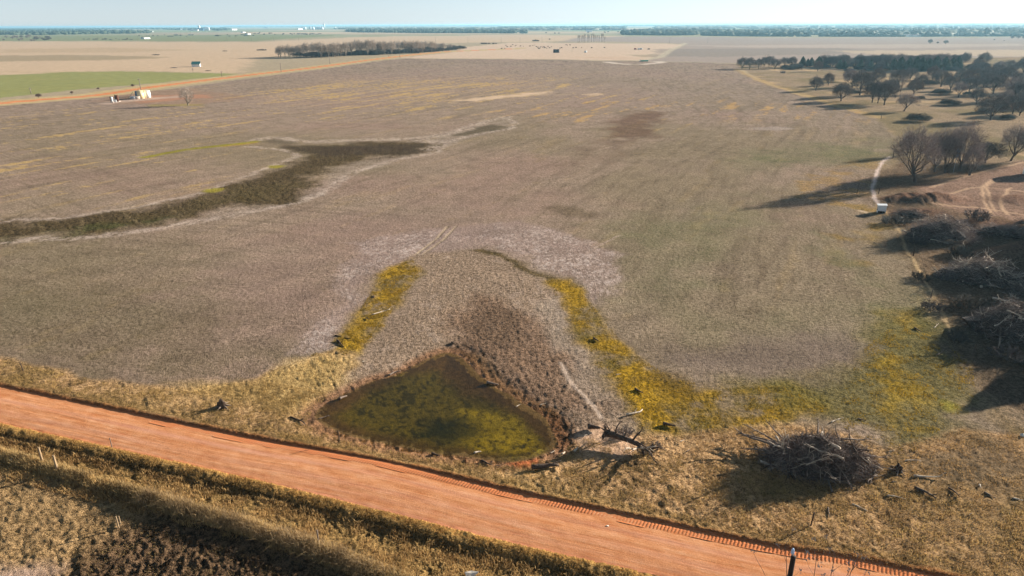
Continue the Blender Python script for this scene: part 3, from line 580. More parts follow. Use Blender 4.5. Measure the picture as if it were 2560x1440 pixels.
M = dict(
    bark=simple('grey_bark', (104, 90, 78), (70, 60, 52), 4, bump=.4, stretch=(1, 1, .3)),
    bark_pale=simple('pale_bark', (150, 138, 122), (110, 98, 86), 4, bump=.4, stretch=(1, 1, .3)),
    bark_dark=simple('dark_bark', (76, 62, 52), (48, 40, 36), 4, bump=.4, stretch=(1, 1, .3)),
    twig=simple('grey_twigs', (158, 142, 132), (118, 104, 98), .7), twig_pale=simple('pale_twigs', (186, 170, 152), (146, 132, 118), .7),
    twig_brown=simple('brown_twigs', (116, 104, 96), (84, 76, 72), .7), leaf_rust=simple('rust_leaves', (134, 88, 58), (104, 70, 50), 1.2),
    cedar=simple('cedar_green', (62, 74, 42), (40, 54, 34), .9), shrub=simple('shrub_grey', (96, 88, 78), (70, 68, 60), .8),
    wood=simple('bleached_wood', (226, 208, 182), (164, 146, 124), 6, bump=.4, stretch=(1, 1, 1)), wood_dark=simple('dead_wood', (96, 78, 62), (58, 47, 40), 6, bump=.6),
    wood_grey=simple('weathered_wood', (140, 122, 106), (92, 80, 70), 6, bump=.5), pile_twig=simple('pile_twigs', (128, 110, 98), (74, 63, 57), 1.5),
    pile_pale=simple('pale_pile_twigs', (196, 176, 158), (140, 124, 112), 1.5),
    post=simple('post_wood', (176, 150, 116), (118, 98, 74), 8, bump=.4, stretch=(1, 1, .2)), rust=simple('rusty_steel', (110, 70, 50), (70, 46, 36), 10),
    pole=simple('pole_wood', (74, 54, 42), (44, 33, 28), 6, bump=.5, stretch=(1, 1, .15)), pole_grey=simple('grey_pole_wood', (150, 136, 122), (110, 98, 88), 6, stretch=(1, 1, .15)),
    cream=simple('cream_paint', (238, 222, 176), (222, 200, 150), .6, .5), white=simple('white_paint', (236, 236, 230), (216, 216, 210), .8, .5), blue=simple('blue_steel', (70, 110, 140), (56, 92, 122), .6, .5),
    steel=simple('galvanised_steel', (176, 178, 180), (142, 146, 150), 1, .45, metal=.3), darksteel=simple('dark_tank_paint', (60, 52, 48), (44, 38, 36), 1, .6), teal=simple('teal_roof', (48, 104, 100), (36, 84, 84), .5, .6),
    cowdark=simple('black_hide', (34, 28, 26), (22, 19, 18), 2), cowred=simple('brown_hide', (104, 62, 40), (80, 48, 34), 2), glass=simple('insulator_glass', (190, 214, 240), (170, 200, 230), 5, .1, spec=.6),
    roof=simple('grey_roof', (150, 144, 138), (128, 122, 118), .4), green=simple('green_plastic', (70, 150, 120), (60, 134, 108), 1, .5), red=simple('red_paint', (150, 60, 50), (120, 50, 44), 1), concrete=simple('concrete', (190, 176, 160), (164, 150, 136), .8),
    silo=simple('silo_white', (226, 228, 228), (206, 210, 212), .2, .5), canopy=simple('far_canopy', (70, 78, 56), (48, 58, 42), .02), canopy_b=simple('far_bare_canopy', (112, 104, 88), (86, 84, 70), .02),
    soil=simple('dug_soil', (150, 92, 64), (116, 70, 48), 1.2, bump=.8), paper=simple('white_litter', (230, 224, 214), (200, 180, 150), 8))
def empty(name, loc, rz=0, label=None, cat=None, group=None, sc=1.0):
    o = bpy.data.objects.new(name, None); COL.objects.link(o); o.location = loc; o.rotation_euler.z = rz; o.scale = (sc, sc, sc) if not hasattr(sc, '__len__') else sc
    o.empty_display_size = .3; tag(o, label, cat, group); return o
def tag(o, label=None, cat=None, group=None):
    if label: o['label'] = label
    if cat: o['category'] = cat
    if group: o['group'] = group
    return o
def dup(root, kids, loc, rz, label, group=None, sc=1.0, name=None):
    r = root.copy(); COL.objects.link(r); r.location = loc; r.rotation_euler.z = rz; r.scale = (sc, sc, sc) if not hasattr(sc, '__len__') else sc
    r['label'] = label
    if group: r['group'] = group
    elif 'group' in r: del r['group']
    for k in kids:
        c = k.copy(); COL.objects.link(c); c.parent = r
    return r

# ------------------------------------------------------------------ trees
def rdir(rng, d, ang):
    d = Vector(d).normalized(); o = d.orthogonal().normalized(); b = d.cross(o); p = rng.uniform(0, 2 * math.pi)
    return (d * math.cos(ang) + (o * math.cos(p) + b * math.sin(p)) * math.sin(ang)).normalized()
def sweep(rng, p, d, L, n, wob, trop):
    P = [Vector(p)]; d = Vector(d).normalized(); D = [d]
    for i in range(n):
        d = (d + Vector((rng.gauss(0, wob), rng.gauss(0, wob), rng.gauss(0, wob) + trop))).normalized(); P.append(P[-1] + d * L / n); D.append(d)
    return P, D
def bare_tree(seed, h, spread=1.0, trunks=1, trunk_h=.28, tw=.028, kids=(7, 6, 6, 6), up=.10, lean=(0, 0), leafmat=0, dense=1.0, gn=1.0, low=.25):
    rng = random.Random(seed); W = MB(); C = MB()
    def twig(p, d, L):
        d = Vector(d).normalized(); sd_ = d.orthogonal().normalized(); sd_ = (Matrix.Rotation(rng.uniform(0, 6.28), 3, d) @ sd_) * tw * rng.uniform(.6, 1.2)
        q = p + d * L; C.add([p - sd_, p + sd_, q], [(0, 1, 2)])
        if leafmat:
            for _ in range(2):
                c = p + d * L * rng.uniform(.4, 1); a = Vector((rng.gauss(0, 1), rng.gauss(0, 1), rng.gauss(0, 1))).normalized() * rng.uniform(.08, .17); b = a.orthogonal().normalized() * a.length
                C.add([c - a, c + a, c + b], [(0, 1, 2)], 1)
    def grow(p, d, L, r, lv):
        if lv == 4:
            twig(p, d, L); return
        n = (6, 5, 4, 3)[lv]
        P, D = sweep(rng, p, d, L, n, (.05, .13, .17, .2)[lv], (0, up, up * .9, up * .6)[lv])
        rr = [r * (1 - .72 * i / n) for i in range(n + 1)]
        (W if lv <= 2 else C).tube(P, rr, (8, 5, 4, 3)[lv], 0, cap=False)
        k = kids[lv] if lv == 0 else int(round(kids[lv] * rng.uniform(.75, 1.25) * dense))
        for i in range(k):
            f = (low if lv else trunk_h / .999) + (1 - (low if lv else trunk_h)) * ((i + rng.random() * .8) / k); f = min(f, .98)
            x = f * n; a = int(x); q = P[a].lerp(P[min(a + 1, n)], x - a); dd = D[min(a + 1, n)]
            ang = R(rng.uniform(28, 62)) * (spread if lv < 2 else 1.0)
            nl = L * (.62, .55, .5, .55)[lv] * rng.uniform(.7, 1.15) * ((1.15 - .45 * f) if lv == 0 else (1.1 - .5 * f))
            grow(q, rdir(rng, dd, ang), nl, max(.012, r * (1 - .72 * f) * rng.uniform(.42, .62)), lv + 1)
        if lv in (1, 2, 3): 
            for _ in range(2): twig(P[-1], rdir(rng, D[-1], .4), L * .25)
    for t in range(trunks):
        a = 2 * math.pi * t / max(trunks, 1) + rng.random(); off = Vector((math.cos(a), math.sin(a), 0)) * (0 if trunks == 1 else .35)
        d = Vector((lean[0], lean[1], 1)) + off * (.55 if trunks > 1 else 0)
        grow(off, d, h * .78 * rng.uniform(.9, 1.05), h * .021 * gn / (1 if trunks == 1 else 1.4), 0)
    return W, C
def crown_tree(seed, h, w, n=7000, tw=.03, tl=.8, base=.22, limbs=9, zc=.6, za=.42, up=.35, thick=.022, lean=(0, 0), trunks=1, leaf=0, holes=.25, low=-.35, fine=150):
    """trunk, curved limbs reaching an uneven rounded crown, and fine twigs that fill it, denser towards the outside"""
    rng = random.Random(seed); W = MB(); C = MB(); cen = Vector((lean[0] * h * .35, lean[1] * h * .35, h * zc)); ph = [rng.uniform(0, 6.28) for _ in range(8)]
    def env(d):
        a = math.atan2(d.y, d.x); e = math.asin(max(-1, min(1, d.z)))
        return 1 + .14 * math.sin(2 * a + ph[0]) + .13 * math.sin(3 * a + ph[1] + 2 * e) + .11 * math.sin(5 * a + ph[2] - 3 * e) + .09 * math.sin(7 * e + ph[3] + a) + .06 * math.sin(9 * a + ph[7] + 6 * e)
    def onenv(d, q): r_ = env(d) * q; return cen + Vector((d.x * w * r_, d.y * w * r_, d.z * h * za * r_))
    ends = []
    for t in range(trunks):
        ta = rng.uniform(0, 6.28); o = Vector((math.cos(ta), math.sin(ta), 0)) * (.0 if trunks == 1 else .3)
        top = h * base; P = [o, o + Vector((lean[0] * top * .4, lean[1] * top * .4, top * .5)), o * 1.6 + Vector((lean[0] * top, lean[1] * top, top))]; r0 = h * thick / (1 if trunks == 1 else 1.35)
        W.tube(P, [r0 * 1.25, r0, r0 * .92], 8, cap=False)
        for k in range(limbs // trunks):
            a = 2 * math.pi * k / max(1, limbs // trunks) + rng.uniform(-.3, .3) + t * 1.7; e = rng.uniform(low + .25, 1.35) if k else 1.4; d = Vector((math.cos(a) * math.cos(e), math.sin(a) * math.cos(e), math.sin(e)))
            E_ = onenv(d, rng.uniform(.8, .97)); S_ = P[-1] - Vector((0, 0, top * .35 * rng.random())); M1 = S_.lerp(E_, .35) + Vector((rng.gauss(0, .05) * h, rng.gauss(0, .05) * h, -.02 * h)); M2 = S_.lerp(E_, .7) + Vector((rng.gauss(0, .05) * h, rng.gauss(0, .05) * h, .04 * h))
            L = [S_, S_.lerp(M1, .5), M1, M1.lerp(M2, .5), M2, E_]; rl = r0 * rng.uniform(.42, .62); W.tube(L, [rl, rl * .8, rl * .66, rl * .5, rl * .36, .02], 6, cap=False)
            for m_ in range(6):
                i0 = rng.randint(1, 4); S2 = L[i0].lerp(L[i0 + 1], rng.random()); d2 = (E_ - cen).normalized() + Vector((rng.gauss(0, .7), rng.gauss(0, .7), rng.gauss(.1, .5))); d2.normalize(); E2 = onenv(d2, rng.uniform(.7, .98)); 
                if (E2 - S2).length > h * .5: E2 = S2.lerp(E2, .6)
                Mx = S2.lerp(E2, .5) + Vector((rng.gauss(0, .03) * h, rng.gauss(0, .03) * h, rng.gauss(0, .03) * h)); r2 = rl * .34; W.tube([S2, Mx, E2], [r2, r2 * .6, .012], 4, cap=False); ends += [S2.lerp(Mx, .6), Mx, Mx.lerp(E2, .5)]
    for k in range(fine):
        S2 = rng.choice(ends); d = (S2 - cen).normalized() + Vector((rng.gauss(0, .5), rng.gauss(0, .5), rng.gauss(.15, .4))); E2 = S2 + d.normalized() * h * rng.uniform(.06, .16); C.tube([S2, S2.lerp(E2, .5) + Vector((rng.gauss(0, .1), rng.gauss(0, .1), rng.gauss(0, .1))), E2], [.035, .025, .01], 3, cap=False)
    made = 0
    while made < n:
        d = Vector((rng.gauss(0, 1), rng.gauss(0, 1), rng.gauss(0, 1))).normalized()
        if d.z < low or (d.z < low + .3 and rng.random() < .5): continue
        q = (.35 + .65 * rng.random() ** .55); a = math.atan2(d.y, d.x)
        hole = math.sin(4 * a + ph[4] + 5 * d.z) * math.sin(6 * d.z + ph[5] + 2 * a) * math.cos(7 * q + ph[6])
        if hole > 1 - holes * 1.6 or rng.random() < holes * .5 * (hole > .2): continue
        p = onenv(d, q); e = (d + Vector((rng.gauss(0, .5), rng.gauss(0, .5), rng.gauss(up, .4)))).normalized(); L = tl * rng.uniform(.5, 1.3); sd_ = e.orthogonal().normalized(); sd_ = (Matrix.Rotation(rng.uniform(0, 6.28), 3, e) @ sd_) * tw * rng.uniform(.6, 1.3)
        q1 = p + e * L * .5 + Vector((rng.gauss(0, .06), rng.gauss(0, .06), .0)) * L; C.add([p - sd_, p + sd_, q1 + sd_ * .5, q1 - sd_ * .5, p + e * L + Vector((0, 0, rng.gauss(0, .1) * L))], [(0, 1, 2, 3), (3, 2, 4)])
        if leaf and rng.random() < .5:
            c = p + e * L * rng.random(); u = Vector((rng.gauss(0, 1), rng.gauss(0, 1), rng.gauss(0, 1))).normalized() * rng.uniform(.08, .16); b = u.orthogonal().normalized() * u.length; C.add([c - u, c - b, c + u, c + b], [(0, 1, 2, 3)], 1)
        made += 1
    return W, C
def cedar_tree(seed, h, w, n=2200):
    rng = random.Random(seed); W = MB(); C = MB(); W.tube([(0, 0, 0), (0, 0, h * .5), (0, 0, h * .9)], [h * .03, h * .02, .02], 6)
    lob = [(rng.uniform(0, 6.28), rng.uniform(.1, .8), rng.uniform(.12, .3)) for _ in range(9)]
    for _ in range(n):
        t = rng.random() ** 1.25; a = rng.uniform(0, 6.28); rad_ = w * (1 - t ** 1.7) ** .8 * (.6 + .4 * math.sin(min(1, t / .2) * 1.57))
        for (la, lt, ls) in lob: rad_ *= 1 + .5 * ls * math.exp(-((t - lt) / .12) ** 2) * math.cos(a - la)
        rr = rad_ * rng.uniform(.45, 1.08) ; c = Vector((rr * math.cos(a), rr * math.sin(a), h * (.06 + .94 * t)))
        nrm = Vector((math.cos(a), math.sin(a), rng.uniform(-.2, 1.2))).normalized(); u = nrm.orthogonal().normalized(); u = Matrix.Rotation(rng.uniform(0, 6.28), 3, nrm) @ u; v = nrm.cross(u); s_ = rng.uniform(.13, .3) * h / 6
        C.add([c - u * s_, c + v * s_ * .7 + nrm * s_ * .5, c + u * s_, c - v * s_ * .7], [(0, 1, 2), (0, 2, 3)])
    return W, C
def shrub(seed, h, w, stems=26, tw=.03):
    rng = random.Random(seed); W = MB(); C = MB()
    for i in range(stems):
        a = rng.uniform(0, 6.28); rr = w * math.sqrt(rng.random()) * .8; p = Vector((rr * math.cos(a), rr * math.sin(a) * .7, 0)); d = Vector((p.x * .35 / w * 2, p.y * .35 / w * 2, 1.0))
        L = h * rng.uniform(.6, 1) * (1 - .4 * (rr / w) ** 2)
        P, D = sweep(rng, p, d, L, 4, .18, .02); W.tube(P, [.05, .04, .03, .02, .012], 4, cap=False)
        for k in range(16):
            x = rng.uniform(.6, 4); a_ = int(min(x, 3.99)); q = P[a_].lerp(P[a_ + 1], x - a_); dd = rdir(rng, D[a_], R(rng.uniform(25, 75))); l2 = L * rng.uniform(.2, .45)
            for m in range(7):
                q2 = q + dd * l2 * m / 7; e = rdir(rng, dd, R(rng.uniform(10, 60))); s_ = e.orthogonal().normalized() * tw; q3 = q2 + e * l2 * .6; C.add([q2 - s_, q2 + s_, q3], [(0, 1, 2)])
    return W, C
PROTO = {}
def proto(key, WC, mats, smooth=True):
    W, C = WC; PROTO[key] = (W.mesh('trunk', [mats[0]], True), C.mesh('crown', list(mats[1:])))
proto('cot1', crown_tree(1, 14, 4.6, 7500, .026, 1.15, .16, 10, .58, .44, .55, .020, holes=.35, low=-.55, fine=260), (M['bark'], M['twig']))
proto('cot2', crown_tree(2, 14, 4.2, 6500, .026, 1.15, .14, 12, .57, .44, .6, .022, trunks=2, holes=.4, low=-.6, fine=260), (M['bark'], M['twig']))
proto('cot3', crown_tree(3, 14, 5.6, 7500, .026, 1.15, .22, 11, .6, .42, .45, .024, lean=(-.3, .1), holes=.45, low=-.5, fine=300), (M['bark'], M['twig']))
for k_, sd_, w_, n_, l_ in (('tall1', 4, 4.2, 1700, 10), ('tall2', 5, 4.8, 1700, 10), ('tall3', 6, 5.2, 1900, 12)): proto(k_, crown_tree(sd_, 18, w_, n_, .085, 1.9, .2, l_, .6, .41, .9, .02, holes=.45, low=-.6, fine=160, trunks=2 if k_ == 'tall2' else 1), (M['bark_pale'], M['twig_pale']))
proto('poplar', bare_tree(7, 18, .4, kids=(12, 5, 5, 4), tw=.12, trunk_h=.35, up=.2, gn=1.2, dense=.8), (M['bark_pale'], M['twig_pale']))
proto('oak1', crown_tree(11, 9, 4.7, 7000, .045, .75, .16, 10, .56, .44, .25, .03, holes=.28, low=-.62), (M['bark_dark'], M['twig_brown']))
proto('oak2', crown_tree(12, 9, 4.3, 6000, .045, .8, .2, 9, .59, .42, .4, .028, holes=.4, low=-.6), (M['bark_dark'], M['twig_brown']))
proto('oak3', crown_tree(13, 9, 4.2, 5000, .045, .75, .25, 8, .60, .41, .3, .03, lean=(.45, .1), holes=.42, low=-.55), (M['bark_dark'], M['twig']))
proto('oakr', crown_tree(14, 9, 4.0, 4600, .045, .75, .18, 8, .57, .44, .3, .028, leaf=1, holes=.38, low=-.6), (M['bark_dark'], M['twig_brown'], M['leaf_rust']))
proto('solo', crown_tree(15, 11, 4.2, 1500, .04, 1.2, .14, 12, .56, .45, .5, .03, holes=.6, low=-.6, fine=260), (M['bark_pale'], M['twig_pale'])); proto('thin', bare_tree(16, 9, .9, trunk_h=.3, kids=(8, 6, 5, 6), tw=.05), (M['bark_dark'], M['twig']))
proto('cedar1', cedar_tree(21, 6, 2.3), (M['bark_dark'], M['cedar'])); proto('cedar2', cedar_tree(22, 6, 2.8), (M['bark_dark'], M['cedar']))
proto('mound', crown_tree(41, 3, 3.6, 6000, .04, .6, .1, 10, .25, .75, .3, .02, holes=.1, low=-.2), (M['bark_dark'], M['shrub'])); proto('shrub1', shrub(31, 2.6, 3.4, 34, .04), (M['bark_dark'], M['shrub'])); proto('shrub2', shrub(32, 2.2, 2.2, 22, .035), (M['bark_dark'], M['twig_brown']))
BASEH = dict(cot1=14, cot2=14, cot3=14, tall1=18, tall2=18, tall3=18, poplar=18, oak1=9, oak2=9, oak3=9, oakr=9, solo=11, thin=9, cedar1=6, cedar2=6, shrub1=2.6, shrub2=2.2)
for k_, (w_, c_) in PROTO.items():      # true heights
    BASEH[k_] = max(max(v.co.z for v in w_.vertices), max(v.co.z for v in c_.vertices))
TREE_NAME = dict(cot='cottonwood', tall='cottonwood', poplar='poplar_tree', oak='oak_tree', solo='bare_tree', thin='bare_tree', cedar='cedar_tree', shrub='shrub', mound='shrub')
rT = random.Random(77)
def tname(k):
    for a, b in TREE_NAME.items():
        if k.startswith(a): return b
ROOTS = {}
def place(kind, x, y, h, label, group=None, rz=None, wide=1.0, cat=None):
    wide = wide * rT.uniform(.94, 1.1); rz = rT.uniform(0, 6.28) if rz is None else rz; s_ = h / BASEH[kind]; loc = (x, y, zat(x, y) - .05); sc = (s_ * wide, s_ * wide, s_)
    if kind not in ROOTS:
        r = empty(tname(kind), loc, rz, label, cat or ('shrub' if kind.startswith(('shrub', 'mound')) else 'tree'), group, sc)
        kids = [link('stems' if kind.startswith(('shrub', 'mound')) else 'trunk', PROTO[kind][0], r, **({'kind': 'stuff'} if kind.startswith(('shrub', 'mound')) else {})), link('crown', PROTO[kind][1], r)]; ROOTS[kind] = (r, kids); return r
    return dup(*ROOTS[kind], loc, rz, label, group, sc)
def hpx(x, y, ytop):
    """height of something standing at pixel (x,y) whose top is at ytop"""
    p = at(x, y); d = np.hypot(*p)
    best = 1; 
    for h in np.arange(.2, 34, .1):
        P = np.array([p[0], p[1], h - CAM_H]); zc = P @ fwd; v = -(P @ cy) / zc * F + 720
        mod = 60.5 - (x - 1280) * math.tan(ROLL)
        if v + (np.interp(x, HX, HY) - mod) * math.exp(-max(0, v - 60) / 130.0) <= ytop: return h
    return 34
def tp(kind, x, y, yt, label, group=None, **k):
    p = at(x, y); return place(kind, p[0], p[1], hpx(x, y, yt), label, group, **k)

# near right: bare cottonwoods by the yard
G1 = 'bare cottonwoods beside the dirt yard'
tp('cot3', 2287, 457, 300, 'big bare cottonwood with wide crown nearest the bare dirt path, its trunk leaning right', G1, rz=.4)
tp('cot2', 2267, 388, 316, 'dark bare tree at the field corner just behind the leaning cottonwood', G1)
tp('cot1', 2335, 432, 310, 'slim bare cottonwood right behind the leaning one, before the twin trunks', G1)
tp('cot2', 2362, 434, 304, 'bare twin-trunked cottonwood in the middle of the clump by the yard', G1)
tp('cot1', 2399, 428, 290, 'tallest bare cottonwood of the clump by the dirt yard, fan of fine upright twigs', G1, wide=1.1)
tp('cot2', 2424, 440, 350, 'low multi-stemmed bare tree at the front right of the clump by the yard', G1, wide=1.1)
tp('oak1', 2462, 408, 345, 'round brown bushy bare tree at the right end of the clump', G1, wide=1.25)
tp('cot3', 2527, 402, 296, 'thick-trunked bare tree beside the yard, second from the right picture edge', None, rz=2.0)
tp('cot1', 2562, 402, 300, 'bare tree cut by the right picture edge above the white shed', None)
# the oak savanna on the right
G2 = 'oaks in the pasture on the right'
tp('oak1', 2039, 228, 186, 'round solitary oak standing furthest out at the field edge', G2)
tp('oak1', 2102, 254, 199, 'broad dark oak with a long shadow at the field edge, right of the solitary one', G2, wide=1.15)
tp('oak2', 2149, 240, 168, 'tall oak behind the broad dark field-edge oak', G2)
tp('oak3', 2130, 220, 170, 'wide oak whose crown merges left of the rusty one', G2, wide=1.1)
tp('oak2', 2180, 258, 195, 'first of three slender-trunked oaks in a row, left one', G2)
tp('oak2', 2194, 260, 198, 'middle one of three slender-trunked oaks in a row', G2, wide=.8)
tp('oak2', 2210, 264, 195, 'right one of three slender-trunked oaks, its trunk leaning', G2, rz=1)
tp('oakr', 2192, 212, 164, 'oak holding rusty brown leaves above the three slender oaks', G2)
tp('oak2', 2243, 217, 168, 'grey-crowned oak in the middle of the grassy clearing', G2)
tp('thin', 2251, 232, 186, 'thin sparse oak before the grey-crowned one', G2)
tp('oakr', 2284, 238, 194, 'brown-leaved broad oak behind the crooked leaning one', G2, wide=1.2)
tp('oak3', 2259, 281, 230, 'crooked leaning oak with bent pale trunk at the near edge of the grove', G2, rz=.2, wide=1.2)
tp('oak1', 2352, 218, 168, 'large spreading oak above the flat brush mounds', G2, wide=1.25)
tp('oak3', 2395, 246, 202, 'slender oak beside the flat brush mound', G2, wide=.85)
tp('oak2', 2422, 235, 189, 'oak leaning right behind the flat brush mound', G2)
tp('oak1', 2475, 303, 226, 'big dense round oak near the right edge casting a wide shadow', G2, wide=1.05)
tp('oak2', 2482, 238, 182, 'oak rising behind the big dense round one', G2, wide=1.15)
tp('oak3', 2525, 254, 186, 'forked grey oak near the right picture edge', G2)
tp('oak2', 2507, 214, 160, 'oak in the back of the grove left of the forked one', G2, wide=1.2)
tp('oak1', 2460, 200, 168, 'small oak by the round shrub at the back of the clearing', G2)
tp('oakr', 2548, 292, 248, 'dark rust-leaved oak at the right picture edge above the yard trees', G2, wide=1.2)
for q in [(2522, 180, 148), (2545, 214, 176), (2557, 190, 140), (2545, 256, 205), (2575, 230, 165), (2500, 186, 152), (2600, 270, 200), (2620, 210, 150), (2560, 236, 190), (2660, 250, 180)]:
    tp(rT.choice(['oak1', 'oak2', 'oak3']), *q, 'grey oak in the dense group at the right picture edge', 'grey oaks crowding the right picture edge')
for q in [(1855, 170.5, 137), (1874, 172.5, 138), (1896, 171, 141), (1910, 166, 137), (1922, 165, 134), (1937, 171, 141), (1961, 167, 139), (1979, 169, 137)]:
    tp(rT.choice(['oak1', 'oak2']), *q, 'dark oak in the row at the left end of the far grove', 'oaks at the left end of the far grove')
tp('oakr', 2044, 178, 147, 'small rusty-leaved oak standing before the cedars of the far grove')
tp('oak1', 2457, 167, 129, 'large round oak right of the far grove, beside white lights')
tp('oak2', 2412, 160, 131, 'oak at the right end of the far grove, leaning')
for q in [(2075, 168, 139), (2097, 170, 135), (2120, 169, 145), (2135, 172, 146), (2165, 166, 136), (2190, 166, 138), (2150, 160, 138), (2252, 174, 131), (2240, 165, 139), (2310, 176, 140), (2327, 175, 132), (2357, 174, 131), (2345, 165, 133), (2382, 173, 134), (2395, 165, 137), (2290, 166, 139), (2200, 177, 150)]:
    tp(rT.choice(['oak1', 'oak2', 'oak3']), *q, 'bare oak packed among the dark cedars of the far grove', 'oaks packed in the far grove', wide=1.1)
for q in [(2005, 166.5, 140), (2018, 166, 146), (2027, 166, 143), (2045, 167, 140), (2064, 167, 145), (2098, 173, 148), (2110, 173, 152), (2150, 174, 148), (2175, 174, 150), (2212, 170, 146), (2232, 177, 146), (2250, 178, 142), (2270, 179, 144), (2287, 180, 141), (2302, 180, 143), (2320, 179, 146), (2337, 179, 140), (2360, 178, 142), (2378, 177, 145), (2392, 176.5, 141)]:
    tp(rT.choice(['cedar1', 'cedar2']), *q, 'dark green cedar in the %s of the far grove' % ('left third' if q[0] < 2130 else 'middle' if q[0] < 2290 else 'right third'), 'cedars of the far grove')
for q, lab in [((2435, 176, 158), 'round dark shrub right of the far grove'), ((2325, 213, 197), 'dark shrub below the large spreading oak'), ((2352, 238, 220), 'wide flat dark brush mound, upper of two'), ((2372, 266, 246), 'wide flat dark brush mound, lower of two, in the clearing'), ((2292, 306, 281), 'grey brush mound just left of the yard cottonwoods'), ((2140, 236, 224), 'small pale brush heap under the field-edge oaks'), ((2420, 205, 190), 'low shrub between the oaks at the back')]:
    tp('mound', *q, lab, 'brush mounds among the oaks', rz=0, wide=1.25)
tp('shrub2', 1957, 183, 175, 'low tangle of fallen dark branches before the far grove')
tp('oak1', 2325, 111, 97, 'round tree in the pale field beyond the grove, left of the distant pair'); tp('oak1', 2364, 112, 100, 'round tree in the pale field beyond the grove, right of the distant pair'); tp('oak2', 2344, 111, 104, 'tiny tree between the distant pair of round trees')
for q in [(2530, 101, 92), (2545, 101, 90), (2560, 102, 91), (2485, 104, 100), (2510, 106, 103), (2600, 102, 88)]: tp('oak1', *q, 'hazy tree at the far right end of the pale field', 'hazy trees at the far right')
# trees outside the frame on the right, whose shadows fall into the picture
for (bx, by, hh, k_) in [(112, 128, 12, 'cedar2'), (105, 117, 13, 'oak1'), (99, 107, 12, 'oak2'), (94, 98, 13, 'oak1'), (89, 89, 13, 'oak1'), (85, 80, 12, 'cedar1'), (105, 104, 14, 'cedar2'), (112, 115, 14, 'oak1'), (101, 92, 13, 'oak2'), (95, 78, 12, 'oak1'), (97, 70, 10, 'oak2'), (88, 66, 9, 'oak2'), (79, 71, 8, 'oak2'), (84, 62, 9, 'oak2')]:
    place(k_, bx, by, hh, 'dense tree just outside the right picture edge, seen only by its shadow', 'trees outside the right edge', wide=1.15)
for i_ in range(26):
    x_ = rT.uniform(2415, 2570); y_ = rT.uniform(165, 290) if x_ > 2500 else rT.uniform(175, 222); p = at(x_, y_); place(rT.choice(['oak1', 'oak2', 'oak3', 'oakr']), p[0], p[1], rT.uniform(7, 11), 'grey oak in the dense group at the right picture edge', 'grey oaks crowding the right picture edge')
for i_ in range(26):
    x_ = 2060 + 345 * (i_ + rT.random()) / 26; tp(rT.choice(['oak1', 'oak2', 'oak1']), x_, rT.uniform(160, 171), rT.uniform(131, 138), 'bare oak packed among the dark cedars of the far grove', 'oaks packed in the far grove', wide=1.15)
for q in [(2120, 205, 168), (2168, 222, 176), (2225, 238, 192), (2300, 222, 180), (2330, 200, 160), (2375, 228, 185), (2440, 262, 215), (2400, 205, 168), (2070, 215, 178), (2275, 200, 164)]: tp(rT.choice(['oak1', 'oak2', 'oakr']), *q, 'grey oak scattered through the middle of the oak pasture', 'grey oaks scattered in the middle of the pasture')
for q in [(2460, 285, 272), (2420, 240, 228), (2300, 250, 240), (2200, 232, 222), (2500, 275, 258), (2520, 300, 285), (2340, 190, 181)]: tp('mound', *q, 'low grey thicket on the oak pasture floor', 'low thickets on the oak pasture floor', wide=1.3)
for i_ in range(22):
    x_ = rT.uniform(1960, 2400); y_ = rT.uniform(166, 178); p = at(x_, y_); place('mound', p[0], p[1], rT.uniform(2.5, 4.5), 'dark underbrush between the trees of the far grove', 'underbrush of the far grove', wide=1.5)
# left: solitary tree, far-road bushes, shed tree
tp('solo', 470, 264, 212, 'lone bare tree standing in the ploughed field by the oil tanks')
for q, l_ in [((97, 246, 234), 'small brown bush by the far red road, leftmost of three'), ((180, 236, 228), 'smallest brown bush by the far red road, in the middle'), ((332, 219, 211), 'brown bush by the far red road above the oil tanks'), ((246, 226, 220), 'faint little bush on the far road verge')]:
    tp('oakr', *q, l_, 'bushes along the far red road', wide=1.3, cat='bush')
tp('thin', 483, 182, 170, 'crooked small tree below the green-roofed shed')
for q in [(435, 171, 168), (520, 178, 175)]: tp('shrub2', *q, 'tiny brush heap on the tan pasture near the shed', 'tiny brush heaps near the shed', wide=3)
for q, l_ in [((390, 140.5, 137), 'dark flat thicket in the tan pasture, left of two'), ((562, 130, 127.5), 'dark flat thicket in the tan pasture, in the middle'), ((655, 128, 123), 'long dark thicket just left of the bare grove')]:
    tp('shrub1', *q, l_, 'flat thickets in the tan pasture', rz=0, wide=2.4)
# the bare grove on the far side of the red road
G3 = 'tall bare trees of the grove by the far road'
bx_ = [690, 720, 760, 815, 965, 1065, 1140, 1160]; by_ = [144, 145, 145, 144.5, 136.5, 132.5, 125, 122]; tx_ = [690, 702, 780, 927, 1065, 1115, 1157]; ty_ = [112, 111, 102, 95, 96, 103, 112]
first = True; used = 0
def third(x, a, b): return ['left end', 'left part', 'middle', 'right part', 'right end'][int(max(0, min(4, 5 * (x - a) / (b - a))))]
for i_ in range(54):
    x_ = 694 + (1152 - 694) * (i_ + rT.uniform(-.4, .4)) / 54; back = rT.choice([0, 0, 1, 2, 3.2, 4.4]) * (1 if x_ > 760 else .4); y_ = np.interp(x_, bx_, by_) - back
    yt_ = np.interp(x_, tx_, ty_) + rT.uniform(-1, 5); kind = rT.choice(['tall1', 'tall2', 'tall3'])
    tp(kind, x_, y_, yt_, 'bare grey tree at the %s of the long grove beside the far red road' % third(x_, 694, 1152), G3, wide=1.15)
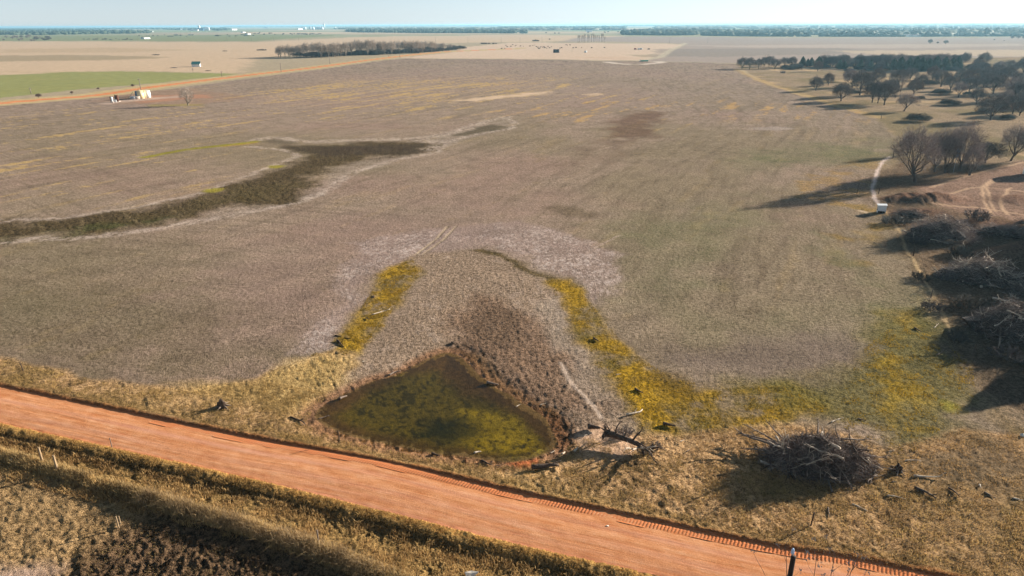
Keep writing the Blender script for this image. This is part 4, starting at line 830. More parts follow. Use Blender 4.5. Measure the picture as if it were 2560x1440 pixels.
for i_ in range(70):
    x_ = 735 + (1155 - 735) * (i_ + rT.uniform(-.5, .5)) / 70; y_ = np.interp(x_, bx_, by_) - rT.uniform(0, 3)
    hh = rT.uniform(5, 9) * (1 if x_ < 1100 else .8); tp('oak2' if rT.random() < .5 else 'mound', x_, y_, y_ - hh * 1.9, 'dark undergrowth thicket at the foot of the bare grove, %s' % third(x_, 735, 1155), 'undergrowth of the bare grove', wide=1.5)
for i_ in range(15):
    x_ = 1444 + 68 * i_ / 14 + rT.uniform(-1.5, 1.5); tp('poplar', x_, 105 - rT.uniform(0, 1.2), 81 + rT.uniform(-1, 5) + (4 if i_ in (0, 14) else 0), 'tall thin bare poplar in the far row on the pale pasture', 'row of far bare poplars')
tp('shrub1', 1339, 101, 95, 'single dark bush on the pasture left of the poplar row', wide=1.6); tp('shrub2', 1374, 96, 92.5, 'small bush behind the single dark bush')
for x_ in np.r_[np.linspace(205, 330, 13), np.linspace(352, 480, 12), np.linspace(545, 640, 10), np.linspace(645, 690, 6), np.linspace(705, 805, 13)]:
    x2 = x_ + rT.uniform(-5, 5); y2 = (101 if x_ < 340 else 93 if x_ < 480 else 91 if x_ < 640 else 86.5) + rT.uniform(-2.5, 2.0); tp('oak1' if rT.random() < .7 else 'shrub1', x2, y2, y2 - rT.uniform(2.2, 4.5), 'small far tree scattered over the greenish farmland on the left', 'scattered far trees on the left', wide=1.6)
for i_ in range(34):
    x2 = rT.uniform(-40, 135); y2 = rT.uniform(97, 108); tp(rT.choice(['oak2', 'oak3']), x2, y2, y2 - rT.uniform(5, 9), 'pale bare tree in the creek line at the far left', 'creek trees at the far left', wide=1.5)
for x2, y2 in [(1362, 74), (1378, 73), (1365, 81), (1387, 82), (1397, 82), (1512, 80), (1520, 79), (1470, 80), (1545, 79), (1300, 81)]: tp('oak1', x2, y2, y2 - 4, 'small dark tree in the green land behind the pasture', 'small far trees behind the pasture', wide=1.5)

# ------------------------------------------------------------------ distant woods: one mass each
ICO_V = []; 
t_ = (1 + 5 ** .5) / 2
ICO_V = np.array([(-1, t_, 0), (1, t_, 0), (-1, -t_, 0), (1, -t_, 0), (0, -1, t_), (0, 1, t_), (0, -1, -t_), (0, 1, -t_), (t_, 0, -1), (t_, 0, 1), (-t_, 0, -1), (-t_, 0, 1)]) / math.hypot(1, t_)
ICO_F = np.array([(0, 11, 5), (0, 5, 1), (0, 1, 7), (0, 7, 10), (0, 10, 11), (1, 5, 9), (5, 11, 4), (11, 10, 2), (10, 7, 6), (7, 1, 8), (3, 9, 4), (3, 4, 2), (3, 2, 6), (3, 6, 8), (3, 8, 9), (4, 9, 5), (2, 4, 11), (6, 2, 10), (8, 6, 7), (9, 8, 1)])
nr = np.random.RandomState(5)
def woods(P, n, hgt, wid, material, name='woodland'):
    pts = []
    lo, hi = P.min(0), P.max(0)
    while len(pts) < n:
        c = lo + (hi - lo) * nr.rand(20000, 2)
        # denser at the near margin: reject by distance
        d = np.hypot(c[:, 0], c[:, 1]); keep = sdpoly(c[:, 0], c[:, 1], P, 1e4) < 0
        keep &= nr.rand(len(c)) < (d[keep].min() / d) ** 1.6 if keep.any() else keep
        c = c[keep]; k = fbm(c[:, 0], c[:, 1], 260, 2, 600) > -.28; pts += list(c[k])
        if not len(c): break
    pts = np.array(pts[:n]); z = terrain(pts[:, 0], pts[:, 1]); n = len(pts)
    rs = nr.rand(n, 1, 3) * .5 + .75; h = hgt * (nr.rand(n) * .7 + .55); ww = wid * (nr.rand(n) * .6 + .7)
    Vv = ICO_V[None] * (1 + .28 * nr.randn(n, 12, 1)) * rs
    Vv = Vv * np.stack([ww, ww, h * .55], -1)[:, None]; Vv[..., 0] += pts[:, None, 0]; Vv[..., 1] += pts[:, None, 1]; Vv[..., 2] += (z + h * .45)[:, None]
    Ff = (ICO_F[None] + (np.arange(n) * 12)[:, None, None]).reshape(-1, 3)
    link(name, np_mesh(name, Vv.reshape(-1, 3), Ff, None, False, [material]), kind='stuff')
woods(poly((-400, 84), (0, 92), (110, 92), (240, 88.5), (375, 86), (380, 83), (200, 80), (0, 76), (-400, 76)), 3600, 11, 11, M['canopy'])
woods(poly((375, 76.5), (560, 79), (575, 76), (560, 73), (375, 73), (0, 74.5), (-300, 75), (-300, 78), (0, 78)), 1800, 12, 22, M['canopy'])
woods(poly((863, 79.5), (905, 81), (1075, 81.5), (1315, 81), (1318, 77), (1060, 75), (900, 76)), 2600, 11, 10, M['canopy'])
woods(poly((1555, 85), (1600, 86), (1740, 87.5), (1900, 90), (2200, 93), (2530, 94), (2700, 95), (2700, 80), (2300, 78), (1900, 77), (1640, 76), (1560, 80)), 6500, 11, 11, M['canopy'])
woods(poly((1250, 68.5), (1560, 68), (1560, 65.5), (1250, 65.5)), 1100, 13, 30, M['canopy'])
woods(poly((1640, 72), (2700, 74), (2700, 66), (1640, 64)), 2200, 12, 32, M['canopy_b'])
woods(poly((560, 70), (860, 67), (1250, 63.5), (1250, 61.5), (860, 65), (560, 68.5)), 1300, 14, 60, M['canopy'])
woods(poly((1560, 63.5), (2100, 63.5), (2700, 65), (2700, 62.8), (2000, 61), (1560, 61)), 1000, 14, 75, M['canopy'])
woods(poly((840, 74), (1300, 73.5), (1560, 74), (1560, 71.5), (840, 70.5)), 1300, 11, 24, M['canopy_b'])

# ------------------------------------------------------------------ oil site
def oil():
    def tank(px, py, ytop, rad_, mat_, label, dome=.25, ladder=True, group=None):
        p = at(px, py); h = hpx(px, py, ytop); z = zat(*p); r = empty('storage_tank', (p[0], p[1], z), .3, label, 'tank', group)
        b = MB(); b.lathe([(rad_, 0), (rad_, h * .96)], n=24); link('shell', b.mesh('shell', [mat_], True), r)
        b = MB(); b.lathe([(rad_ * 1.02, h * .96), (rad_ * 1.02, h * .975), (rad_ * .4, h + dome), (.12, h + dome + .15)], n=24); link('roof', b.mesh('roof', [mat_]), r)
        b = MB(); b.lathe([(rad_ * 1.06, -.1), (rad_ * 1.06, .12)], n=24); link('base_ring', b.mesh('base_ring', [M['concrete']]), r)
        if ladder:
            b = MB(); 
            for s in (-.25, .25): b.tube([(rad_ + .12, s, 0), (rad_ + .12, s, h)], .03, 4)
            for k in range(int(h / .4)): b.tube([(rad_ + .12, -.25, .3 + k * .4), (rad_ + .12, .25, .3 + k * .4)], .02, 4)
            link('ladder', b.mesh('ladder', [M['steel']]), r)
        return r
    G = 'cream oil storage tanks'
    tank(353, 246.5, 227, 1.7, M['cream'], 'cream oil tank at the left of the tank row, with a rusty streak', group=G)
    tank(361, 245, 227, 1.7, M['cream'], 'cream oil tank in the middle of the tank row', group=G)
    tank(369, 244.5, 227, 1.7, M['white'], 'pale white oil tank at the right end of the tank row', group=G)
    tank(347, 242, 229, 1.6, M['blue'], 'blue tank behind the cream ones')
    tank(342, 247.5, 241, 1.7, M['concrete'], 'low round open-top tank beside the cream tanks', 0, False); tank(334, 248, 241.5, 1.6, M['steel'], 'low grey steel tank left of the open-top one', 0, False)
    def treater(px, py, yt, rr, m_, label):
        p = at(px, py); h = hpx(px, py, yt); r = empty('heater_treater', (p[0], p[1], zat(*p)), 0, label, 'treater vessel'); b = MB(); b.lathe([(rr, 0), (rr, h * .86), (rr * .7, h * .9), (.1, h * .92)], n=16); link('vessel', b.mesh('vessel', [m_], True), r)
        b = MB(); b.tube([(-rr - .25, 0, .5), (-rr - .25, 0, h)], .14, 8); b.tube([(-rr - .25, 0, h * .5), (-rr * .8, 0, h * .5)], .08, 6); link('stack_pipe', b.mesh('stack_pipe', [M['rust']]), r)
        b = MB(); b.box((0, 0, .15), (rr * 3, rr * 2.6, .3)); link('skid', b.mesh('skid', [M['concrete']]), r)
    treater(294, 254, 236, .75, M['rust'], 'dark rusty upright vessel with tall vent pipe at the oil site')
    treater(281, 256, 241, .5, M['white'], 'slim white-striped upright vessel left of the rusty one')
    p = at(288, 255.5); r = empty('pump_cabinet', (p[0], p[1], zat(*p)), .4, 'small white cabinet between the two upright vessels', 'cabinet'); b = MB(); b.box((0, 0, .6), (1.3, 1.0, 1.2)); link('body', b.mesh('body', [M['white']]), r); b = MB(); b.box((0, 0, 1.24), (1.45, 1.15, .08)); link('lid', b.mesh('lid', [M['steel']]), r)
    # walkway above the tank row
    p = at(361, 246); r = empty('walkway', (p[0], p[1], zat(*p)), .25, 'pale catwalk across the tops of the cream tanks', 'catwalk'); b = MB(); h = hpx(361, 246, 226.5); b.box((0, -.2, h), (9, .9, .08)); link('deck', b.mesh('deck', [M['cream']]), r)
    b = MB()
    for k in range(7): b.tube([(-4.5 + 1.5 * k, -.65, h), (-4.5 + 1.5 * k, -.65, h + 1)], .03, 4)
    b.tube([(-4.5, -.65, h + 1), (4.5, -.65, h + 1)], .03, 4); link('railing', b.mesh('railing', [M['cream']]), r)
    b = MB(); b.tube([(-4.5, -.3, h), (-8, -.6, 0)], .12, 4); b.tube([(-4.5, .1, h), (-8, -.2, 0)], .12, 4); link('stairway', b.mesh('stairway', [M['cream']]), r)
    # far pair of dark tanks and smaller ones on the pasture
    tank(1387, 130.5, 122.3, 2.2, M['darksteel'], 'left of two dark tanks on the pale pasture', ladder=False, group='dark tanks'); tank(1394.5, 130.5, 122.3, 2.2, M['darksteel'], 'right of two dark tanks on the pale pasture', ladder=False, group='dark tanks')
    for q, l_, m_ in [((1464, 130.5, 126), 'small white tank right of the dark pair', 'white'), ((1588, 123, 120), 'little red tank on the pasture', 'red'), ((1597, 123, 120), 'little white tank beside the red one', 'white'), ((1603, 123, 120), 'little pale steel tank, right of the white one', 'steel')]: tank(*q, 1.8, M[m_], l_, ladder=False)
    tp('shrub1', 1622, 123, 119, 'dark small bush beyond the little red tank', wide=1.1)
    # teal trough at the field edge
    p = at(1611, 152.5); r = empty('water_trough', (p[0], p[1], zat(*p)), .2, 'teal trough by the ring-shaped trail at the far field edge', 'trough'); b = MB(); b.box((0, 0, .6), (7, 3, 1.2)); link('basin', b.mesh('basin', [M['green']]), r); b = MB(); b.box((-4.5, 0, .4), (1.6, 1.6, .8)); b.tube([(-4.5, 0, .8), (-4.5, 0, 2.4)], .15, 6); link('pump', b.mesh('pump', [M['steel']]), r)
    # shed with green roof
    p = at(491, 167.5); r = empty('field_shed', (p[0], p[1], zat(*p)), .25, 'small shed with dark green roof alone on the tan pasture', 'shed')
    b = MB(); b.box((0, 0, 1.6), (10, 7, 3.2)); link('wall', b.mesh('wall', [M['white']]), r); r.scale = (.72, .72, .8); b = MB()
    b.add([(-5.4, -4.4, 2.6), (5.4, -4.4, 2.6), (5.4, 3.8, 5.4), (-5.4, 3.8, 5.4), (-5.4, -4.4, 2.85), (5.4, -4.4, 2.85), (5.4, 3.8, 5.65), (-5.4, 3.8, 5.65)], [(3, 2, 1, 0), (4, 5, 6, 7), (0, 1, 5, 4), (1, 2, 6, 5), (2, 3, 7, 6), (3, 0, 4, 7)]); link('roof', b.mesh('roof', [M['teal']]), r)
    b = MB(); b.box((0, 3.4, 4.2), (9.8, .2, 2.2)); link('gable_wall', b.mesh('gable_wall', [M['teal']]), r)
oil()
# ------------------------------------------------------------------ far farms and the town
def barn(px, py, Lx, Wy, h, mw, mroof, label, rz=0, group=None, name='farm_building'):
    p = at(px, py); r = empty(name, (p[0], p[1], zat(*p)), rz, label, 'building', group); b = MB(); b.box((0, 0, h * .4), (Lx, Wy, h * .8)); link('wall', b.mesh('wall', [mw]), r)
    b = MB(); x, y = Lx / 2 + .6, Wy / 2 + .8; z0 = h * .76; b.add([(-x, -y, z0), (x, -y, z0), (x, y, z0), (-x, y, z0), (-x, 0, h * 1.15), (x, 0, h * 1.15)], [(0, 1, 5, 4), (2, 3, 4, 5), (0, 4, 3), (1, 2, 5), (3, 2, 1, 0)]); link('roof', b.mesh('roof', [mroof]), r); return r
def silo(px, py, rad_, h, label, group):
    p = at(px, py); r = empty('silo', (p[0], p[1], zat(*p)), 0, label, 'silo', group); b = MB(); b.lathe([(rad_, 0), (rad_, h)], n=14); link('shell', b.mesh('shell', [M['silo']], True), r); b = MB(); b.lathe([(rad_ * 1.04, h), (rad_ * .3, h + rad_ * .5), (.3, h + rad_ * .55)], n=14); link('cap', b.mesh('cap', [M['silo']]), r)
barn(486, 79.5, 60, 20, 9, M['white'], M['roof'], 'long low white barn left of the blue farm building'); barn(500, 79, 50, 30, 16, M['blue'], M['blue'], 'large blue farm building with white silos beside it'); barn(508, 78.5, 30, 26, 18, M['white'], M['roof'], 'white farm hall behind the blue one')
for k_, (x_, h_) in enumerate([(514, 24), (518, 24), (522, 22), (499, 34)]): silo(x_, 78.8, 9, h_, 'white silo at the blue farm' if k_ < 3 else 'tall slim white tower behind the blue farm building', 'silos of the blue farm' if k_ < 3 else None)
silo(811, 71, 9, 52, 'tall white grain elevator in the distant town', None)
for x_ in (757, 762, 776, 783, 792, 796, 800, 805): silo(x_, 74.5, 14, 16, 'white grain bin in the distant town', 'white grain bins of the town')
for q in [(665, 72.2), (838, 70.2), (850, 70.2), (378, 83), (585, 77.5), (608, 83.5), (620, 88), (364, 99.3), (264, 75), (460, 77.5), (750, 74.8), (1254, 58.9), (1448, 59.3), (1344, 63.5), (1330, 63.4)]:
    barn(*q, 22 if q[1] > 80 else 60, 14, 5 if q[1] > 80 else 12, M['white'], M['roof'], 'tiny white building far off on the plain', rT.uniform(0, 1.5), 'tiny white buildings on the plain')
for x_ in (1470, 1476, 1408): pass
barn(1473, 77.5, 30, 18, 10, M['white'], M['blue'], 'small pale house with blue roof behind the poplar row')
for q in [(2265, 93), (2290, 93.2), (2278, 93)]: barn(*q, 22, 10, 5, M['white'], M['roof'], 'small pale house at the foot of the right-hand woods', 0, 'pale houses before the woods')
# ------------------------------------------------------------------ cattle on the pasture
def cow_mesh(m_):
    b = MB(); 
    b.tube([(-1.15, 0, 1.05), (-1.0, 0, 1.08), (-.5, 0, 1.02), (.2, 0, 1.0), (.75, 0, 1.08), (1.0, 0, 1.2)], [.2, .36, .42, .44, .38, .24], 8)
    b.tube([(.85, 0, 1.2), (1.25, 0, 1.3), (1.45, 0, 1.2), (1.75, 0, .98)], [.24, .17, .17, .09], 7)
    for x in (-.85, .7):
        for y in (-.2, .2): b.tube([(x, y, .85), (x + (.07 if x < 0 else 0), y, .45), (x, y, .02)], [.15, .08, .06], 6)
    b.tube([(-1.15, 0, 1.25), (-1.28, 0, .9), (-1.25, 0, .5)], [.05, .03, .06], 5)
    for y in (-.2, .2): b.add([(1.35, y * .6, 1.36), (1.4, y * 1.5, 1.4), (1.45, y * .6, 1.3)], [(0, 1, 2)])
    return b.mesh('cow', [m_], True)
CM = [cow_mesh(M['cowdark']), cow_mesh(M['cowred'])]
cows = [(1282, 111), (1288, 114.5), (1290, 113), (1301, 114.8), (1308, 115.6), (1325, 115), (1337, 112.8), (1345, 118), (1347, 121), (1350, 119.5), (1352, 117), (1355, 116), (1357, 118.5), (1360, 117), (1362, 119), (1367, 120), (1374, 119.3), (1378, 117.2), (1341, 116.5), (1332, 113.5), (1400, 120), (1404, 119.2), (1415, 112.6), (1418, 113.4), (1425, 112.9), (1433, 119.5), (1440, 118.7), (1454, 118.9), (1479, 119.6), (1511, 119.2), (1254, 120.5), (1262, 120.5), (1265, 113), (1268, 117), (1277, 115.8), (1370, 116)]
for k_, (x_, y_) in enumerate(cows):
    p = at(x_, y_); o = link('cow', CM[k_ % 4 == 3]); o.location = (p[0], p[1], zat(*p)); o.rotation_euler.z = rT.uniform(0, 6.28); o.scale = (1.15,) * 3
    tag(o, 'brown cow grazing in the herd on the pale pasture' if k_ % 4 == 3 else 'black cow grazing in the herd on the pale pasture', 'cow', 'brown cows of the herd' if k_ % 4 == 3 else 'black cows of the herd')
for x_ in np.linspace(1203, 1240, 9):
    p = at(x_, 107.6); o = link('hay_bale', None); bpy.data.objects.remove(o)
def bale():
    b = MB(); b.tube([(-.75, 0, .75), (.75, 0, .75)], .78, 14); return b.mesh('hay_bale', [simple('old_hay', (120, 100, 74), (84, 70, 52), 4)], False)
BM = bale()
for x_ in [1203.5, 1206, 1208.5, 1211, 1213.5, 1216, 1221, 1224, 1232, 1235, 1240]:
    p = at(x_, 108 + rT.uniform(-.1, .1)); o = link('hay_bale', BM); o.location = (p[0], p[1], zat(*p)); o.scale = (1.6, 1.6, 1.6); o.rotation_euler.z = rT.uniform(-.3, .3); tag(o, 'dark old round bale in the line on the pasture behind the grove', 'hay bale', 'line of old bales')
# ------------------------------------------------------------------ poles
def pole(px, py, ytop, label, group=None, arm=True, m_='pole_grey', r0=.16, h=None):
    p = at(px, py); h = h or hpx(px, py, ytop); r = empty('utility_pole', (p[0], p[1], zat(*p)), rT.uniform(0, .4) + .3, label, 'pole', group); b = MB(); b.tube([(0, 0, -.2), (0, 0, h)], [r0, r0 * .7], 8); link('shaft', b.mesh('shaft', [M[m_]], True), r)
    if arm:
        b = MB(); b.box((0, .12, h - .6), (2.2, .1, .12)); link('crossarm', b.mesh('crossarm', [M[m_]]), r); im = None
        for x in (-1, 0, 1):
            b = MB(); b.lathe([(.05, 0), (.08, .06), (.04, .14)], (x, .12, h - .54 if x else h), 8); link('insulator', b.mesh('insulator', [M['glass']]), r)
GP = 'grey power poles along the far road'
for q in [((78, 236, 222),), ((353, 229, 198),), ((703, 180, 157),), ((803, 147, 130),), ((825, 161, 142),), ((927, 137, 128),), ((971, 142.5, 131),), ((1000, 144, 133),), ((1070, 130, 123),), ((555, 192, 178),)]:
    tp_ = q[0]; pole(*tp_, 'grey wooden power pole along the far red road', GP, r0=.22)
for x_ in (1089, 1170, 1253, 1300, 1355, 1674, 1769): pole(x_, 104.5 if x_ < 1400 else 107, 94, 'faint far power pole on the pasture horizon line', 'faint far power poles', arm=True, r0=.2, h=11)
for x_ in (568, 685, 630, 747): pole(x_, 104, 94, 'faint far power pole left of the bare grove', 'faint far power poles left', r0=.2, h=11)
p = at(1430, 128); 
pole(1430, 129, 122, 'thin pale mast right of the dark tank pair', None, False, 'concrete', .2)
# near pole cut by the bottom edge
d = ray(1984, 1390); t = 36.6 / np.linalg.norm(d); TOP = d * t + np.array([0, 0, CAM_H]); zb = zat(TOP[0], TOP[1])
r = empty('utility_pole', (TOP[0], TOP[1], zb), 0, 'dark brown wooden pole with a pale blue insulator, cut off by the bottom edge', 'pole')
b = MB(); b.tube([(0, 0, -.3), (0, 0, 5), (0, 0, TOP[2] - zb)], [.17, .14, .115], 14); link('shaft', b.mesh('shaft', [M['pole']], True), r)
b = MB(); b.lathe([(.02, 0), (.02, .12), (.07, .14), (.085, .22), (.06, .3), (.07, .36), (.03, .44)], (-.07, .02, TOP[2] - zb - .02), 12); link('insulator', b.mesh('insulator', [M['glass']], True), r)
# ------------------------------------------------------------------ fence posts, stakes, white hut
def post(px, py, h, r0, label, m_='post', lean=(0, 0), cat='post', name='fence_post', group=None):
    p = at(px, py); b = MB(); b.tube([(0, 0, -.4), (lean[0] * h * .5, lean[1] * h * .5, h * .5), (lean[0] * h, lean[1] * h, h)], [r0 * 1.1, r0, r0 * .95], 8); o = link(name, b.mesh(name, [M[m_]], False)); o.location = (p[0], p[1], zat(*p)); tag(o, label, cat, group); return o
post(106, 1153, 1.35, .09, 'pale wooden fence post at bottom left, left one of the pair'); post(144, 1177, 1.55, .1, 'pale wooden fence post at bottom left, thicker right one of the pair')
post(295, 1312, 1.1, .05, 'thin pale stake standing alone in the grassy near field', name='stake'); post(300, 1303, .8, .045, 'shorter stake just behind the lone thin one', name='stake')
post(59, 928, 1.1, .05, 'thin leaning post on the left verge above the red road', 'wood_dark', (-.12, 0)); post(849, 1101, 1.25, .05, 'thin dark post between pond and red road', 'wood_dark', (-.05, 0)); post(2027, 1314, 1.25, .055, 'thin dark post between the brush pile and the red road', 'wood_dark', (.05, 0))
post(1165, 1160, .8, .03, 'rusty thin rod on the bank below the pond', 'rust'); post(797, 1360, 1.3, .06, 'grey post in the shadow of the tall grass row', 'wood_grey'); post(280, 1118, 1.0, .04, 'thin twisted stake in the ditch grass', 'wood_grey')
post(2232, 396, 1.9, .12, 'dark corner post at the top of the bare pale path', 'wood_dark'); post(2196, 486, 1.3, .08, 'dark post beside the lower end of the pale path', 'wood_dark'); post(2142, 486, 2.6, .05, 'thin bare pole among the long tree shadows', 'wood_dark', (.03, 0)); post(2283, 640, 1.5, .08, 'dark post on the fence line left of the brush heaps', 'wood_dark'); post(2430, 890, 1.5, .07, 'dark post standing in the deep shade at right', 'wood_dark', (.1, 0)); post(2327, 745, 1.2, .06, 'grey post on the field-side fence line', 'wood_grey'); post(2202, 300, 1.5, .1, 'small post at the edge of the oak pasture', 'wood_grey')
p = at(2202, 532); r = empty('feed_box', (p[0], p[1], zat(*p)), -.35, 'white metal box hut with open dark front at the field corner', 'feed box')
b = MB(); b.box((.75, 0, .75), (.06, 1.3, 1.5)); b.box((0, .62, .75), (1.44, .06, 1.5)); b.box((0, -.62, .95), (1.44, .06, 1.1)); b.box((-.72, 0, .2), (.06, 1.18, .4)); link('wall', b.mesh('wall', [M['white']]), r)
b = MB(); b.add([(-.9, -.8, 1.5), (.9, -.8, 1.62), (.9, .8, 1.62), (-.9, .8, 1.5), (-.9, -.8, 1.56), (.9, -.8, 1.68), (.9, .8, 1.68), (-.9, .8, 1.56)], [(3, 2, 1, 0), (4, 5, 6, 7), (0, 1, 5, 4), (1, 2, 6, 5), (2, 3, 7, 6), (3, 0, 4, 7)]); link('roof', b.mesh('roof', [M['white']]), r)
b = MB(); b.box((-.1, 0, .3), (1.2, 1.1, .5)); link('tray', b.mesh('tray', [M['darksteel']]), r)
# white shed cut by the right edge, panel on a pole standing in for an unidentified blue thing
p = at(2600, 436); r = empty('metal_shed', (p[0], p[1], zat(*p)), .5, 'white metal shed with blue-edged roof cut by the right picture edge', 'shed'); b = MB(); b.box((0, 0, 1.7), (6.5, 5, 3.4)); link('wall', b.mesh('wall', [M['white']]), r)
b = MB(); b.add([(-3.6, -2.9, 3.3), (3.6, -2.9, 3.3), (3.6, 2.9, 3.3), (-3.6, 2.9, 3.3), (-3.6, 0, 4.4), (3.6, 0, 4.4)], [(0, 1, 5, 4), (2, 3, 4, 5), (0, 4, 3), (1, 2, 5), (3, 2, 1, 0)]); link('roof', b.mesh('roof', [M['blue']]), r)
p = at(2383, 432); r = empty('panel_pole', (p[0], p[1], zat(*p)), .2, 'pale blue narrow panel on a pole among the yard cottonwoods', 'sign'); b = MB(); b.tube([(0, 0, 0), (0, 0, 4)], .06, 6); link('pole', b.mesh('pole', [M['steel']]), r); b = MB(); b.box((0, -.1, 5.0), (.9, .1, 2.2)); link('panel', b.mesh('panel', [simple('pale_blue_panel', (130, 190, 230), (110, 170, 214), 1, .4)]), r)
# ------------------------------------------------------------------ fallen wood
rW = random.Random(9)
def branch_mesh(seed, L, r0, forks=2, bend=.12, n=8, stub=0.0, name='branch', mats=None, flat=.25):
    rng = random.Random(seed); b = MB(); P, D = sweep(rng, (-L / 2, 0, r0 * .8), (1, 0, 0), L, n, bend, 0)
    P = [Vector((q.x, q.y, max(r0 * .5, q.z * flat + r0 * .8))) for q in P]
    b.tube(P, [r0 * (1 - .65 * i / n) * (1 + .12 * rng.uniform(-1, 1)) for i in range(n + 1)], 7)
    for f in range(forks):
        k = rng.randint(2, n - 1); d_ = rdir(rng, P[min(k + 1, n)] - P[k], R(rng.uniform(25, 60))); d_.z = abs(d_.z) * .7
        Q, _ = sweep(rng, P[k], d_, L * rng.uniform(.2, .42), 5, .2, .02); Q = [Vector((q.x, q.y, max(.02, q.z))) for q in Q]
        b.tube(Q, [r0 * .45 * (1 - .8 * i / 5) for i in range(6)], 5)
    return b.mesh(name, mats or [M['wood']], True)
def log(p0, p1, r0, label, m_='wood', forks=1, bend=.1, seed=None, cat='branch', name='fallen_branch', group=None):
    a = at(*p0); c = at(*p1); L = math.hypot(*(c - a)); mid = (a + c) / 2
    o = link(name, branch_mesh(seed or rW.randint(0, 9999), L, r0, forks, bend, name=name, mats=[M[m_]])); o.location = (mid[0], mid[1], zat(*mid)); o.rotation_euler.z = math.atan2(*(c - a)[::-1]); tag(o, label, cat, group); return o
log((930, 788), (972, 772), .09, 'crooked pale branch lying on the left yellow grass strip'); log((843, 852), (868, 866), .12, 'forked dark log on the left yellow strip', 'wood_dark', 3); log((864, 846), (880, 846), .07, 'short dark stick just above the forked dark log', 'wood_dark', 0); log((838, 840), (854, 841), .1, 'dark chunk of wood at the tip of the left yellow strip', 'wood_dark', 0); log((934, 745), (938, 738), .08, 'small dark stub on the left yellow strip', 'wood_dark', 0); log((915, 795), (925, 800), .07, 'little dark stick below the crooked pale branch', 'wood_dark', 1)
log((972, 935), (1003, 924), .12, 'weathered crooked log reaching into the left edge of the pond', 'wood_grey', 1, .2); log((848, 994), (866, 985), .16, 'short grey log at the left shore of the pond', 'wood_grey', 0); log((1218, 954), (1244, 962), .16, 'dark log with pale end on the right shore of the pond', 'wood_grey', 0); log((1130, 856), (1136, 860), .12, 'dark stump chip above the pond tip', 'wood_dark', 0)
log((725, 1042), (775, 1055), .1, 'dark branch with bleached forked end left of the pond', 'wood_dark', 3, .15); log((795, 1043), (824, 1036), .06, 'thin stick poking into the left corner of the pond', 'wood_grey', 0)
log((1566, 1040), (1604, 1020), .13, 'curved bleached branch on the right yellow grass', 'wood', 1, .16, 5); log((1657, 1062), (1690, 1070), .17, 'straight dark log at the lower edge of the yellow grass', 'wood_dark', 0, .03); log((1588, 974), (1606, 986), .12, 'dark log half hidden in the right yellow strip', 'wood_dark', 1); log((1484, 848), (1496, 856), .14, 'small dark block in the right yellow strip', 'wood_dark', 0, .03); log((1540, 938), (1552, 936), .06, 'short pale stick in the right yellow strip', 'wood', 0)
log((1330, 1172), (1398, 1166), .26, 'thick dark log with a forked root end beside the road verge', 'wood_dark', 1, .05, 3); log((1436, 1128), (1445, 1120), .12, 'small bleached stub standing on the sand', 'wood', 0); log((1405, 1133), (1414, 1129), .1, 'little pale stub next to the bleached one on the sand', 'wood', 0); log((1432, 1114), (1450, 1116), .04, 'thin dark stick on the pale sand', 'wood_dark', 0)
log((1470, 1072), (1500, 1078), .3, 'dark weathered slab behind the fallen tree', 'wood_dark', 0, .03)
log((2284, 1192), (2350, 1196), .1, 'long thin bleached log right of the brush pile', 'wood', 1, .05); log((2218, 1240), (2262, 1244), .07, 'thin pale stick below right of the brush pile', 'wood', 1); log((2130, 1262), (2172, 1272), .07, 'bent pale stick midway between pile and road', 'wood', 0); log((2069, 1270), (2074, 1296), .06, 'upright-looking dry stick below the brush pile', 'wood_grey', 0); log((2370, 1222), (2405, 1246), .09, 'dark stick with pale tip at the lower right', 'wood_dark', 1); log((2286, 1222), (2342, 1250), .14, 'dark twisted log in a hollow right of the brush pile', 'wood_dark', 2); log((2448, 1214), (2450, 1222), .08, 'tiny upright pale stub at the lower right', 'wood', 0); log((2460, 1232), (2490, 1248), .06, 'thin grey branch at the lower right', 'wood_grey', 1); log((2532, 1248), (2556, 1252), .08, 'forked bleached branch at the right picture edge', 'wood', 2); log((2262, 1154), (2288, 1143), .06, 'pale branch tip pointing up right of the brush pile', 'wood', 0); log((2144, 1048), (2166, 1052), .07, 'grey stick in the olive grass above the pile', 'wood_grey', 1)
log((2078, 1058), (2086, 1046), .08, 'bleached forked stub standing just above the brush pile', 'wood', 2); log((2094, 1050), (2104, 1044), .05, 'tiny bleached sprig beside the forked stub', 'wood', 1)
log((2335, 822), (2352, 812), .05, 'crooked white twig on the green grass at right', 'wood', 1); log((2286, 822), (2302, 832), .09, 'dark log in the green grass at right', 'wood_dark', 0); log((2340, 890), (2370, 876), .05, 'low dry twig by the deep shade', 'wood_grey', 2)
log((1186, 1128), (1200, 1120), .1, 'black and white wood piece floating near the lower pond edge', 'wood', 1); log((1080, 1130), (1096, 1136), .12, 'dark wet wood at the lower pond edge', 'wood_dark', 1); log((1205, 1148), (1222, 1162), .1, 'dark crooked roots on the bank below the pond', 'wood_dark', 3)
for q in [(1376, 1128), (1350, 1010), (1290, 1012), (1512, 1066), (1460, 1090), (905, 905), (2235, 1176), (2222, 1130), (2390, 1100), (2500, 1190), (1240, 1160), (1700, 1105), (1716, 1130), (2230, 1205), (2420, 1290)]:
    a = rW.uniform(-.5, .8); log(q, (q[0] + 13, q[1] - 8 * a), .045, 'small dead stick lying in the grass', rW.choice(['wood', 'wood_dark', 'wood_grey']), 1, group='small dead sticks in the grass')
